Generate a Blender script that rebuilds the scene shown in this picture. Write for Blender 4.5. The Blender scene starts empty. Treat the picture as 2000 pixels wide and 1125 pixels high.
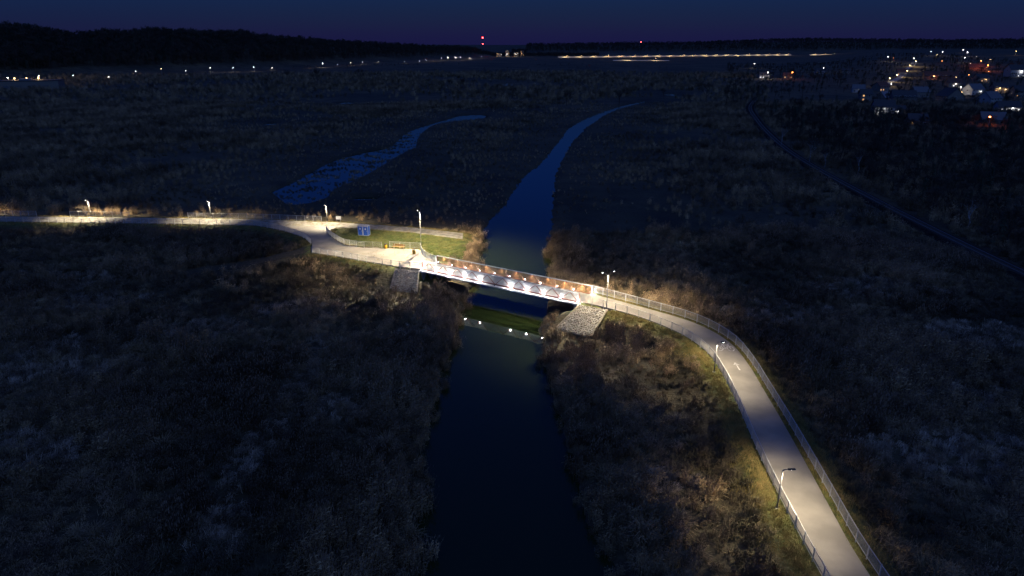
import bpy, bmesh, math, random
import numpy as np
from mathutils import Vector, Matrix, kdtree

random.seed(7); rng = np.random.default_rng(7)
S = bpy.context.scene
C = S.collection
R = math.radians

# ------------------------------------------------------------------ camera
cam_d = bpy.data.cameras.new('camera'); cam = bpy.data.objects.new('camera', cam_d); C.objects.link(cam)
cam.location = (0, 0, 41); cam.rotation_euler = (R(90 - 19.6), 0, 0)
cam_d.sensor_width = 36; cam_d.lens = 24; cam_d.clip_start = 0.5; cam_d.clip_end = 20000
S.camera = cam

# ------------------------------------------------------------------ dusk sky
W = bpy.data.worlds.new('World'); S.world = W; W.use_nodes = True
wn, wl = W.node_tree.nodes, W.node_tree.links
wn.clear()
sky = wn.new('ShaderNodeTexSky'); sky.sky_type = 'NISHITA'; sky.sun_disc = False
sky.sun_elevation = R(0.0); sky.sun_rotation = R(180); sky.altitude = 50
sky.air_density = 1.0; sky.dust_density = 0.0; sky.ozone_density = 5.8
tint = wn.new('ShaderNodeMix'); tint.data_type = 'RGBA'; tint.blend_type = 'MULTIPLY'; tint.inputs[0].default_value = 1
tint.inputs[7].default_value = (0.14, 0.95, 1.45, 1)
bg = wn.new('ShaderNodeBackground'); bg.inputs[1].default_value = 0.15
wo = wn.new('ShaderNodeOutputWorld')
# plus the even glow of the night sky itself
bg2 = wn.new('ShaderNodeBackground'); bg2.inputs[0].default_value = (0.034, 0.040, 0.42, 1); bg2.inputs[1].default_value = 0.12
addw = wn.new('ShaderNodeAddShader')
wl.new(sky.outputs[0], tint.inputs[6]); wl.new(tint.outputs[2], bg.inputs[0]); wl.new(bg.outputs[0], addw.inputs[0]); wl.new(bg2.outputs[0], addw.inputs[1]); wl.new(addw.outputs[0], wo.inputs[0])
# the last of the daylight: very weak, very soft
sun_d = bpy.data.lights.new('sun', 'SUN'); sun_d.energy = 0.34; sun_d.angle = R(90); sun_d.color = (0.27, 0.50, 1.0)
sun = bpy.data.objects.new('sun', sun_d); C.objects.link(sun); sun.rotation_euler = (R(38), 0, R(20))

S.view_settings.view_transform = 'Standard'; S.view_settings.look = 'None'
S.view_settings.exposure = 0; S.view_settings.gamma = 1; S.view_settings.use_curve_mapping = False
S.render.engine = 'CYCLES'
S.cycles.use_denoising = True
S.cycles.use_light_tree = True
S.cycles.max_bounces = 5; S.cycles.diffuse_bounces = 2; S.cycles.glossy_bounces = 3
S.cycles.sample_clamp_indirect = 2.0
S.cycles.caustics_reflective = False; S.cycles.caustics_refractive = False

# ------------------------------------------------------------------ materials
def mat(name, col, rough=0.8, metal=0.0, var=None, scale=3.0, bump=0.0, bscale=20.0, rnd=0.0, sharp=.14):
    """principled material; var = second colour mixed in by noise; rnd = brightness spread per object"""
    m = bpy.data.materials.new(name); m.use_nodes = True
    n, l = m.node_tree.nodes, m.node_tree.links
    b = n['Principled BSDF']; b.inputs['Roughness'].default_value = rough; b.inputs['Metallic'].default_value = metal
    b.inputs['Base Color'].default_value = (*col, 1)
    src = None
    if var is not None:
        geo = n.new('ShaderNodeNewGeometry')
        nz = n.new('ShaderNodeTexNoise'); nz.inputs['Scale'].default_value = scale; nz.inputs['Detail'].default_value = 6
        l.new(geo.outputs['Position'], nz.inputs['Vector'])
        rp = n.new('ShaderNodeValToRGB'); rp.color_ramp.elements[0].position = .5-sharp; rp.color_ramp.elements[1].position = .5+sharp
        rp.color_ramp.elements[0].color = (*col, 1); rp.color_ramp.elements[1].color = (*var, 1)
        l.new(nz.outputs[0], rp.inputs[0]); src = rp.outputs[0]
    if rnd:
        oi = n.new('ShaderNodeObjectInfo'); mr = n.new('ShaderNodeMapRange')
        mr.inputs[3].default_value = 1 - rnd; mr.inputs[4].default_value = 1 + rnd
        l.new(oi.outputs['Random'], mr.inputs[0])
        mx = n.new('ShaderNodeMix'); mx.data_type = 'RGBA'; mx.blend_type = 'MULTIPLY'; mx.inputs[0].default_value = 1
        if src: l.new(src, mx.inputs[6])
        else: mx.inputs[6].default_value = (*col, 1)
        l.new(mr.outputs[0], mx.inputs[7]); src = mx.outputs[2]
    if src: l.new(src, b.inputs['Base Color'])
    if bump:
        geo2 = n.new('ShaderNodeNewGeometry'); nb = n.new('ShaderNodeTexNoise'); nb.inputs['Scale'].default_value = bscale; nb.inputs['Detail'].default_value = 5
        bp = n.new('ShaderNodeBump'); bp.inputs['Strength'].default_value = bump; bp.inputs['Distance'].default_value = 0.05
        l.new(geo2.outputs['Position'], nb.inputs['Vector']); l.new(nb.outputs[0], bp.inputs['Height']); l.new(bp.outputs[0], b.inputs['Normal'])
    return m

def emit(name, col, s):
    m = bpy.data.materials.new(name); m.use_nodes = True
    n, l = m.node_tree.nodes, m.node_tree.links; n.clear()
    e = n.new('ShaderNodeEmission'); e.inputs[0].default_value = (*col, 1); e.inputs[1].default_value = s
    o = n.new('ShaderNodeOutputMaterial'); l.new(e.outputs[0], o.inputs[0])
    m.cycles.emission_sampling = 'NONE'
    return m

M = {}
M['paving'] = mat('paving', (0.33, 0.305, 0.265), 0.75, var=(0.235, 0.22, 0.195), scale=0.35, bump=0.25, bscale=30)
M['gravel'] = mat('gravel', (0.38, 0.36, 0.31), 0.9, var=(0.20, 0.19, 0.16), scale=0.9, bump=0.6, bscale=14)
M['asphalt'] = mat('asphalt', (0.06, 0.06, 0.065), 0.85, var=(0.09, 0.088, 0.085), scale=0.3)
M['concrete'] = mat('concrete', (0.36, 0.35, 0.32), 0.8, var=(0.26, 0.25, 0.22), scale=1.2, bump=0.2)
M['pale_concrete'] = mat('pale_concrete', (0.68, 0.67, 0.63), 0.75, var=(0.58, 0.57, 0.53), scale=2.0)
M['galv'] = mat('galvanised_steel', (0.60, 0.61, 0.62), 0.5, 0.25, var=(0.50, 0.51, 0.52), scale=4)
M['pole_steel'] = mat('lamp_pole_steel', (0.20, 0.20, 0.205), 0.5, 0.3)
M['red_steel'] = mat('red_steel', (0.30, 0.085, 0.045), 0.5, 0.0, var=(0.22, 0.07, 0.04), scale=5)
M['dark_steel'] = mat('dark_steel', (0.05, 0.05, 0.055), 0.5, 0.4)
M['timber'] = mat('timber_slats', (0.46, 0.24, 0.105), 0.7, var=(0.34, 0.165, 0.065), scale=3.0)
M['bench_wood'] = mat('bench_wood', (0.40, 0.21, 0.07), 0.6, var=(0.32, 0.16, 0.05), scale=6)
M['yellow'] = mat('yellow_paint', (0.62, 0.34, 0.02), 0.5)
M['white'] = mat('white_paint', (0.78, 0.78, 0.76), 0.6)
M['worn_white'] = mat('worn_white_paint', (0.74, 0.73, 0.70), 0.7, var=(0.34, 0.32, 0.29), scale=4.5)
M['blue'] = mat('blue_plastic', (0.02, 0.11, 0.58), 0.45, var=(0.017, 0.09, 0.50), scale=3)
M['grey_plastic'] = mat('grey_plastic', (0.55, 0.57, 0.60), 0.5)
M['stone'] = mat('field_stone', (0.34, 0.30, 0.24), 0.85, var=(0.20, 0.18, 0.15), scale=2.5)
M['reed'] = mat('dry_reed', (0.48, 0.34, 0.185), 0.9, var=(0.12, 0.084, 0.045), scale=0.045, rnd=0.45, sharp=.08)
M['plume'] = mat('reed_plume', (0.34, 0.24, 0.165), 0.95, var=(0.20, 0.14, 0.10), scale=0.06, rnd=0.4)
M['tussock'] = mat('tussock', (0.40, 0.30, 0.165), 0.9, var=(0.10, 0.085, 0.045), scale=0.055, rnd=0.5, sharp=.07)
M['pale_grass'] = mat('flattened_pale_grass', (0.58, 0.48, 0.36), 0.9, var=(0.36, 0.28, 0.19), scale=0.3, rnd=0.4)
M['weed'] = mat('dead_weed', (0.24, 0.165, 0.10), 0.9, var=(0.085, 0.066, 0.04), scale=0.06, rnd=0.5, sharp=.07)
M['verge'] = mat('verge_grass', (0.33, 0.245, 0.09), 0.9, var=(0.19, 0.16, 0.05), scale=0.35, rnd=0.35)
M['bark'] = mat('bark', (0.10, 0.08, 0.06), 0.9, var=(0.05, 0.04, 0.033), scale=2)
M['birch'] = mat('birch_bark', (0.48, 0.47, 0.45), 0.8, var=(0.16, 0.15, 0.14), scale=2.2)
M['twig'] = mat('twigs', (0.085, 0.07, 0.05), 0.9, rnd=0.4)
M['conifer'] = mat('conifer', (0.04, 0.06, 0.035), 0.9, rnd=0.5)
M['lamp_white'] = emit('lamp_white', (1.0, 0.90, 0.80), 18)
M['lamp_bridge'] = emit('lamp_bridge', (0.97, 0.95, 1.0), 30)
M['far_white'] = emit('far_lamp_white', (1.0, 0.92, 0.82), 55)
M['far_warm'] = emit('far_lamp_warm', (1.0, 0.62, 0.26), 40)
M['far_orange'] = emit('far_lamp_orange', (1.0, 0.26, 0.05), 45)
M['far_red'] = emit('far_lamp_red', (1.0, 0.02, 0.02), 60)
M['win_warm'] = emit('window_warm', (1.0, 0.55, 0.22), 1.0)
M['win_white'] = emit('window_white', (0.95, 0.97, 1.0), 1.6)
M['win_dark'] = mat('window_dark', (0.02, 0.022, 0.03), 0.1)
M['rail_steel'] = mat('rail_steel', (0.30, 0.27, 0.25), 0.6, 0.2)
M['ballast'] = mat('ballast', (0.040, 0.034, 0.030), 0.95, var=(0.014, 0.013, 0.012), scale=1.3, bump=0.6, bscale=8)
for k_ in ('ballast', 'asphalt'): M[k_].node_tree.nodes['Principled BSDF'].inputs['Specular IOR Level'].default_value = .08
M['sleeper'] = mat('sleeper', (0.07, 0.065, 0.06), 0.85)

def ground_mat():
    m = bpy.data.materials.new('ground'); m.use_nodes = True
    n, l = m.node_tree.nodes, m.node_tree.links; b = n['Principled BSDF']; b.inputs['Roughness'].default_value = 0.95
    geo = n.new('ShaderNodeNewGeometry')
    def noise(sc, det=6):
        q = n.new('ShaderNodeTexNoise'); q.inputs['Scale'].default_value = sc; q.inputs['Detail'].default_value = det
        l.new(geo.outputs['Position'], q.inputs['Vector']); return q.outputs[0]
    def ramp(f, a, c, p0=.38, p1=.62):
        r = n.new('ShaderNodeValToRGB'); e = r.color_ramp.elements
        e[0].position, e[1].position = p0, p1; e[0].color = (*a, 1); e[1].color = (*c, 1); l.new(f, r.inputs[0]); return r.outputs[0]
    def mix(f, a, c, mode='MIX'):
        x = n.new('ShaderNodeMix'); x.data_type = 'RGBA'; x.blend_type = mode
        if isinstance(f, float): x.inputs[0].default_value = f
        else: l.new(f, x.inputs[0])
        l.new(a, x.inputs[6]); l.new(c, x.inputs[7]); return x.outputs[2]
    big = ramp(noise(0.012, 8), (0.055, 0.052, 0.032), (0.125, 0.105, 0.062))
    mid = ramp(noise(0.09, 8), (0.45, 0.45, 0.45), (1.25, 1.2, 1.1), .3, .7)
    fine = ramp(noise(1.7, 5), (0.6, 0.6, 0.6), (1.25, 1.25, 1.2), .3, .7)
    base = mix(1.0, mix(1.0, big, mid, 'MULTIPLY'), fine, 'MULTIPLY')
    lawn = ramp(noise(0.5), (0.075, 0.10, 0.024), (0.155, 0.15, 0.042))
    at = n.new('ShaderNodeAttribute'); at.attribute_name = 'lawn'
    col = mix(at.outputs['Fac'], base, mix(1.0, lawn, fine, 'MULTIPLY'))
    l.new(col, b.inputs['Base Color'])
    bp = n.new('ShaderNodeBump'); bp.inputs['Strength'].default_value = 0.7; bp.inputs['Distance'].default_value = 0.25
    l.new(noise(2.2, 6), bp.inputs['Height']); l.new(bp.outputs[0], b.inputs['Normal'])
    return m
M['ground'] = ground_mat()

def water_mat():
    m = bpy.data.materials.new('water'); m.use_nodes = True
    n, l = m.node_tree.nodes, m.node_tree.links; b = n['Principled BSDF']
    b.inputs['Base Color'].default_value = (0.020, 0.031, 0.010, 1); b.inputs['Roughness'].default_value = 0.03; b.inputs['IOR'].default_value = 1.33
    geo = n.new('ShaderNodeNewGeometry')
    mp = n.new('ShaderNodeMapping'); mp.inputs['Scale'].default_value = (1, 0.6, 1); l.new(geo.outputs['Position'], mp.inputs[0])
    nz = n.new('ShaderNodeTexNoise'); nz.inputs['Scale'].default_value = 0.8; nz.inputs['Detail'].default_value = 3
    bp = n.new('ShaderNodeBump'); bp.inputs['Strength'].default_value = 0.3; bp.inputs['Distance'].default_value = 0.03
    l.new(mp.outputs[0], nz.inputs['Vector']); l.new(nz.outputs[0], bp.inputs['Height']); l.new(bp.outputs[0], b.inputs['Normal'])
    return m
M['water'] = water_mat()

# ------------------------------------------------------------------ mesh helpers
class MB:
    def __init__(s): s.v = []; s.f = []; s.mi = []
    def add(s, vs, fs, mi=0):
        o = len(s.v); s.v += [tuple(x) for x in vs]; s.f += [tuple(i + o for i in f) for f in fs]; s.mi += [mi] * len(fs); return s
    def box(s, x0, x1, y0, y1, z0, z1, mi=0):
        return s.add([(x0,y0,z0),(x1,y0,z0),(x1,y1,z0),(x0,y1,z0),(x0,y0,z1),(x1,y0,z1),(x1,y1,z1),(x0,y1,z1)],
                     [(0,3,2,1),(4,5,6,7),(0,1,5,4),(1,2,6,5),(2,3,7,6),(3,0,4,7)], mi)
    def bar(s, a, b, w, h, mi=0, up=(0,0,1)):
        a, b = Vector(a), Vector(b); d = (b - a).normalized(); up = Vector(up)
        if abs(d.dot(up)) > .98: up = Vector((0,1,0))
        r = d.cross(up).normalized(); u = r.cross(d)
        vs = [p + r * sx * w / 2 + u * sz * h / 2 for p in (a, b) for sx, sz in ((-1,-1),(1,-1),(1,1),(-1,1))]
        return s.add(vs, [(0,3,2,1),(4,5,6,7),(0,1,5,4),(1,2,6,5),(2,3,7,6),(3,0,4,7)], mi)
    def tube(s, pts, rads, n=8, mi=0, cap=True):
        pts = [Vector(p) for p in pts]; rings = []
        for i, p in enumerate(pts):
            d = (pts[min(i+1, len(pts)-1)] - pts[max(i-1, 0)]).normalized()
            up = Vector((0,0,1)) if abs(d.z) < .95 else Vector((1,0,0))
            r = d.cross(up).normalized(); u = r.cross(d)
            rings.append([p + (r * math.cos(2*math.pi*k/n) + u * math.sin(2*math.pi*k/n)) * rads[i] for k in range(n)])
        vs = [q for rg in rings for q in rg]; fs = []
        for i in range(len(pts) - 1):
            for k in range(n): fs.append((i*n+k, i*n+(k+1)%n, (i+1)*n+(k+1)%n, (i+1)*n+k))
        if cap: fs += [tuple(range(n))[::-1], tuple((len(pts)-1)*n + k for k in range(n))]
        return s.add(vs, fs, mi)
    def ball(s, c, r, sx=1, sy=1, sz=1, seg=8, rings=5, mi=0):
        vs = [(c[0], c[1], c[2] - r*sz)]
        for i in range(1, rings):
            a = -math.pi/2 + math.pi*i/rings
            vs += [(c[0]+r*sx*math.cos(a)*math.cos(2*math.pi*k/seg), c[1]+r*sy*math.cos(a)*math.sin(2*math.pi*k/seg), c[2]+r*sz*math.sin(a)) for k in range(seg)]
        vs.append((c[0], c[1], c[2] + r*sz)); fs = []
        for k in range(seg): fs.append((0, 1+(k+1)%seg, 1+k))
        for i in range(rings-2):
            for k in range(seg): fs.append((1+i*seg+k, 1+i*seg+(k+1)%seg, 1+(i+1)*seg+(k+1)%seg, 1+(i+1)*seg+k))
        t = len(vs)-1; b0 = 1+(rings-2)*seg
        for k in range(seg): fs.append((b0+k, b0+(k+1)%seg, t))
        return s.add(vs, fs, mi)
    def mesh(s, name, mats, smooth=False):
        me = bpy.data.meshes.new(name); me.from_pydata(s.v, [], s.f)
        for m in (mats if isinstance(mats, (list, tuple)) else [mats]): me.materials.append(m)
        if any(s.mi): me.polygons.foreach_set('material_index', s.mi)
        if smooth: me.polygons.foreach_set('use_smooth', [True] * len(s.f))
        me.update(); return me
    def obj(s, name, mats, parent=None, smooth=False): return link(name, s.mesh(name, mats, smooth), parent)

def link(name, data, parent=None, loc=None, rz=None):
    o = bpy.data.objects.new(name, data); C.objects.link(o)
    if parent: o.parent = parent
    if loc is not None: o.location = loc
    if rz is not None: o.rotation_euler = (0, 0, rz)
    return o
def tag(o, label=None, cat=None, group=None, kind=None):
    if label: o['label'] = label
    if cat: o['category'] = cat
    if group: o['group'] = group
    if kind: o['kind'] = kind
    return o
def thing(name, label, cat, loc=(0,0,0), rz=0, group=None):
    return tag(link(name, None, None, loc, rz), label, cat, group)
def copy_tree(o, parent=None):
    c = o.copy(); C.objects.link(c); c.parent = parent
    for ch in list(o.children): copy_tree(ch, c)
    return c
ORD = ['first','second','third','fourth','fifth','sixth','seventh','eighth','ninth','tenth','eleventh','twelfth','thirteenth','fourteenth','fifteenth','sixteenth','seventeenth','eighteenth','nineteenth','twentieth','twenty-first','twenty-second','twenty-third','twenty-fourth','twenty-fifth','twenty-sixth','twenty-seventh','twenty-eighth']

def smooth_line(pts, step=0.8):
    P = [np.array(p, float) for p in pts]; P = [2*P[0]-P[1]] + P + [2*P[-1]-P[-2]]; out = []
    for i in range(1, len(P)-2):
        n = max(2, int(np.linalg.norm(P[i+1]-P[i]) / step))
        for k in range(n):
            t = k/n; a, b, c, d = P[i-1], P[i], P[i+1], P[i+2]
            out.append(0.5*((2*b)+(-a+c)*t+(2*a-5*b+4*c-d)*t*t+(-a+3*b-3*c+d)*t**3))
    out.append(P[-2]); return np.array(out)
def resample(L, n):
    s = np.r_[0, np.cumsum(np.linalg.norm(np.diff(L[:, :2], axis=0), axis=1))]
    t = np.linspace(0, s[-1], n); return np.stack([np.interp(t, s, L[:, k]) for k in range(L.shape[1])], 1)
def length(L): return float(np.sum(np.linalg.norm(np.diff(L[:, :2], axis=0), axis=1)))
def inside(poly, x, y):
    poly = np.asarray(poly); r = np.zeros(x.shape, bool); n = len(poly); j = n-1
    for i in range(n):
        xi, yi = poly[i, 0], poly[i, 1]; xj, yj = poly[j, 0], poly[j, 1]
        if yi != yj: r ^= ((yi > y) != (yj > y)) & (x < (xj-xi)*(y-yi)/(yj-yi)+xi)
        j = i
    return r
def sst(t): t = np.clip(t, 0, 1); return t*t*(3-2*t)
def wob(x, y, s, seed=0.0):
    return (np.sin(x*s+1.3*np.sin(y*s*.7+seed)+seed) + np.sin(y*s*1.1+1.7*np.sin(x*s*.6-seed)+2*seed) + .6*np.sin((x+y)*s*1.9+seed*3)) / 2.6

# ------------------------------------------------------------------ plan of the place (metres)
BANK_L = [(-7.4,30),(-7.8,44.8),(-8.8,52.9),(-9.6,65.2),(-9.3,82.8),(-8.5,95),(-7.8,105.6),(-7,117.2),(-6.9,134.8),(-6.4,157.8),(-2.1,182.7),(3.3,220.3),(12.7,262.5),(24.6,332.9),(31.2,369.7),(50.7,434.1),(78.4,501.8),(104.3,549.1)]
BANK_R = [(9,30),(8.2,44.8),(6.6,57.7),(5.6,71.9),(4.6,86),(4.8,96.9),(6.6,109.3),(8.1,127.9),(8,138.5),(11.1,182.7),(14.1,220.3),(21.5,275.6),(31.9,332.9),(45.7,389.9),(67.3,461.9),(104.8,543)]
POND = [(-71.2,199.8),(-61.3,182.7),(-55.7,182.7),(-52.7,192.6),(-53.6,202.1),(-49.8,220.3),(-46.8,245),(-43.5,278.3),(-40.9,293),(-44,327.1),(-43,372.1),(-34.8,393),(-16.6,412.3),(-15.2,434.1),(-30.1,434.1),(-38.4,408),(-48.3,370),(-52.4,338.8),(-51.8,297.6),(-61.5,275.6),(-67,256.4),(-68.6,234.5),(-69.2,215.9)]
def blob(cx, cy, rx, ry, seed):
    return [(cx+rx*math.cos(a)*(1+.25*math.sin(3*a+seed)), cy+ry*math.sin(a)*(1+.2*math.sin(2*a+seed))) for a in np.linspace(0, 2*math.pi, 18)[:-1]]
SMALL = [blob(-41.5,189.5,3.6,3.2,1), blob(-133,382,3.4,10,2), blob(-124,524,6.5,14,3), blob(-4.4,772,8,26,4), blob(138,615,6,16,5)]
RIVER = np.array(list(smooth_line(BANK_L, 1.2)) + list(smooth_line(BANK_R, 1.2))[::-1])
# banks wander a little
RIVER = RIVER + np.stack([0.55*wob(RIVER[:,0], RIVER[:,1], .55, 2)+0.5*wob(RIVER[:,0], RIVER[:,1], 1.7, 5), np.zeros(len(RIVER))], 1)
PONDP = smooth_line(POND + [POND[0]], 2)
WATERS = [RIVER, PONDP] + [np.array(b) for b in SMALL]

RAIL_RF = smooth_line([(12.8,103.0,3.6),(16.1,100.6,3.5),(20.3,97.3,3.4),(25.4,92.9,3.3),(28.4,89.2,3.1),(30.2,84.2,2.95),(30.5,78,2.8),(30.3,73.5,2.7),(29.8,64.6,2.6),(29.2,56.2,2.5),(28.7,49.8,2.4),(28.3,44.4,2.4),(28.2,34,2.4)])
RAIL_RN = smooth_line([(10.6,98.4,3.6),(13.3,96.9,3.5),(18.2,93.2,3.4),(21.7,89.3,3.3),(24.0,85.9,3.2),(25.6,81.3,3.0),(25.9,76.5,2.85),(25.7,71,2.75),(25.2,65.2,2.65),(24.7,59.5,2.55),(24.3,54,2.5),(24.1,49.5,2.4),(23.9,44,2.4),(23.7,34,2.4)])
def strip(L, Rr, n, across, inl=0, inr=0):
    """grid of points between two edge lines"""
    A = resample(np.asarray(L, float), n); B = resample(np.asarray(Rr, float), n)
    D = B - A; w = np.linalg.norm(D[:, :2], axis=1, keepdims=True); U = D / w
    A = A + U*inl; B = B - U*inr
    return np.stack([A + (B-A)*t for t in np.linspace(0, 1, across)], 1)
P_RIGHT = strip(RAIL_RN, RAIL_RF, 90, 7, 0.22, 0.62)
ROAD_N = smooth_line([(-170,157,2.2),(-120,155.4,2.2),(-94,154,2.2),(-66.6,152.4,2.2),(-52,150.5,2.2),(-43,149.8,2.2),(-34.6,149.3,2.15),(-22.6,146.1,2.1),(-14.4,142.7,2.0),(-10.6,141.2,1.9)])
ROAD_F = smooth_line([(-170,162.6,2.2),(-124,160.4,2.2),(-92,159.2,2.2),(-60.7,157.4,2.2),(-52,156,2.2),(-43.1,154.8,2.2),(-35.6,153.4,2.15),(-23.2,150.2,2.1),(-14.8,147.2,2.0),(-10.8,145.8,1.9)])
P_ROAD = strip(ROAD_N, ROAD_F, 130, 6)
RAMP_L = [(-56,150.6,2.2),(-50.5,146.8,2.2),(-44.4,140.9,2.3),(-41.2,135.6,2.4),(-39.4,128.9,2.5),(-33.4,125.4,2.8),(-26.6,120.9,3.1),(-20.2,116.9,3.4),(-15.9,115.0,3.6)]
RAMP_R = [(-39.5,150.5,2.2),(-40.7,146,2.25),(-38.9,141.5,2.35),(-36.9,138.2,2.45),(-34.3,134.2,2.6),(-30,131.3,2.85),(-24.5,129.9,3.1),(-18.2,128.2,3.35),(-13.5,118.6,3.6)]
def strip_pairs(L, Rr, k, across):
    rows = []
    for i in range(len(L)-1):
        for j in range(k):
            t = j/k; a = np.array(L[i])*(1-t)+np.array(L[i+1])*t; b = np.array(Rr[i])*(1-t)+np.array(Rr[i+1])*t
            rows.append([a+(b-a)*s for s in np.linspace(0, 1, across)])
    rows.append([np.array(L[-1])+(np.array(Rr[-1])-np.array(L[-1]))*s for s in np.linspace(0, 1, across)])
    return np.array(rows)
P_RAMP = strip_pairs(RAMP_L, RAMP_R, 7, 14)
TRACK = strip(smooth_line([(-40.6,134.6,2.38),(-45,131,1.9),(-52,126.5,1.2),(-60,123,0.95)]), smooth_line([(-39.6,129.6,2.44),(-44,127.6,1.9),(-51,123.8,1.2),(-59,120.6,0.95)]), 24, 5)
LAWN = np.array([(-40,149),(-34,148.6),(-22,145.4),(-14,142),(-9.5,139.5),(-9.6,130),(-11,122.5),(-13.5,120),(-17.5,129.2),(-24.5,130.6),(-30,132.2),(-34,135),(-38.5,142.5)])

# bridge frame
B0 = Vector((-15.8, 115.0, 0)); BL = 30.8; BW = 4.24
BD = Vector((.847, -.532, 0)).normalized(); BN = Vector((-BD.y, BD.x, 0)); BRZ = math.atan2(BD.y, BD.x)
def to_bridge(x, y):
    dx, dy = x-B0.x, y-B0.y; return dx*BD.x+dy*BD.y, dx*BN.x+dy*BN.y

def kd_of(*sets):
    P = np.concatenate([np.asarray(s, float).reshape(-1, 3) for s in sets]); k = kdtree.KDTree(len(P))
    for i, p in enumerate(P): k.insert((p[0], p[1], 0), i)
    k.balance(); return k, P
PATH_KD, PATH_PTS = kd_of(P_RIGHT, strip(RAIL_RN, RAIL_RF, 90, 8), P_ROAD, P_RAMP)
TRACK_KD, TRACK_PTS = kd_of(TRACK)
def dense(poly, step=0.7):
    out = []; n = len(poly)
    for i in range(n):
        a, b = poly[i], poly[(i+1) % n]; k = max(1, int(math.hypot(b[0]-a[0], b[1]-a[1])/step))
        out += [(a[0]+(b[0]-a[0])*t/k, a[1]+(b[1]-a[1])*t/k, 0) for t in range(k)]
    return out
BANK_KD, _ = kd_of(*[dense(w) for w in WATERS])
def kd_dist(kd, x, y, far=None):
    d = np.empty(len(x)); idx = np.empty(len(x), int)
    for i in range(len(x)):
        _, j, dd = kd.find((x[i], y[i], 0)); d[i] = dd; idx[i] = j
    return d, idx
# skyline of the hills by bearing (x/y): height of the top, distance of the ridge
HQ = np.array([-1.4,-.707,-.664,-.60,-.558,-.53,-.50,-.36,-.352,-.283,-.212,-.12,-.07,-.028,-.014,.02,.07,.18,.28,.353,.5,.707,1.4])
HY = np.array([42,42,45,58,52,56,52,55,64,70,77,84,86,95,100,100,100,100,100,100,100,100,100.])
HR = np.array([1400,1400,1420,1450,1480,1500,1520,1640,1650,1780,2020,2350,2520,2700,2500,2500,2500,2500,2500,2500,2500,2500,2500.])
def hill(x, y):
    q = x/np.maximum(y, 1); d = np.hypot(x, y)
    r = np.interp(q, HQ, HR)
    top = np.maximum(0, 41 + (88-np.interp(q, HQ, HY))/1415*r/np.sqrt(1+q*q) - 25)
    top = np.where(np.interp(q, HQ, HY) > 96, 0, top)
    h = top*sst((d-(r-340))/340)*(1+.06*wob(x, y, .02, 4))
    far = (30+26*sst((q-.05)/.4)+6*wob(x, y, .004, 1))*sst((y-3200)/900)
    far2 = (42+8*wob(x, y, .003, 6))*sst((y-4700)/800)
    vil = 20*sst((y-800)/800)*sst((x-300)/400)*sst((q-.42)/.1)
    return np.maximum(np.maximum(h, np.where(q > .02, far, far2*.9)), vil*(y < 3600))
def ground_z(x, y, want_lawn=False):
    x = np.asarray(x, float); y = np.asarray(y, float); shp = x.shape; x = x.ravel(); y = y.ravel()
    z = .85 + .16*wob(x, y, .11, 1) + .1*wob(x, y, .37, 2) + hill(x, y)
    near = (np.abs(x) < 260) & (y > 20) & (y < 830)
    ii = np.where(near)[0]
    d, _ = kd_dist(BANK_KD, x[ii], y[ii])
    ins = np.zeros(len(ii), bool)
    for w in WATERS: ins |= inside(w, x[ii], y[ii])
    z[ii] = np.where(ins, -np.minimum(1.5, .08+d*.5), np.minimum(z[ii], .12+d*.42))
    lawn = np.zeros(len(x))
    jj = np.where((y > 25) & (y < 180) & (x > -200) & (x < 60))[0]
    d, k = kd_dist(PATH_KD, x[jj], y[jj]); pz = PATH_PTS[k, 2]
    emb = pz - .10 - np.maximum(0, d-1.15)*.52
    s, t = to_bridge(x[jj], y[jj])
    under = (s > .4) & (s < BL-.4) & (t > -2.0) & (t < BW+2.0)
    emb = np.where(under, np.minimum(emb, .12+np.minimum(np.abs(s-.4), np.abs(BL-.4-s))*0 + .55), emb)
    zz = np.maximum(z[jj], np.where(d < 14, emb, -9))
    dt, kt = kd_dist(TRACK_KD, x[jj], y[jj])
    zz = np.maximum(zz, np.where(dt < 6, TRACK_PTS[kt, 2]-.08-np.maximum(0, dt-.9)*.5, -9))
    inl = inside(LAWN, x[jj], y[jj]); zz = np.where(inl & ~under, np.maximum(zz, 1.75+.05*wob(x[jj], y[jj], .4)), zz)
    dbk, _ = kd_dist(BANK_KD, x[jj], y[jj]); wetj = inside(RIVER, x[jj], y[jj])
    zz = np.where(wetj, z[jj], np.minimum(zz, .15+dbk*.75))
    stn = inside([(9.9,98.2),(14.9,96.2),(11.9,90.0),(6.0,93.9)], x[jj], y[jj]) | inside([(-21.4,116.9),(-16.0,114.9),(-15.8,108.8),(-21.4,110.8)], x[jj], y[jj])
    zz = np.where(stn, zz-.5, zz)
    z[jj] = zz
    lawn[jj] = np.maximum(inl*1.0, np.clip(1.3-(d-1.2)/1.2, 0, 1)*(y[jj] < 200))
    return (z.reshape(shp), lawn.reshape(shp)) if want_lawn else z.reshape(shp)

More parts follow.
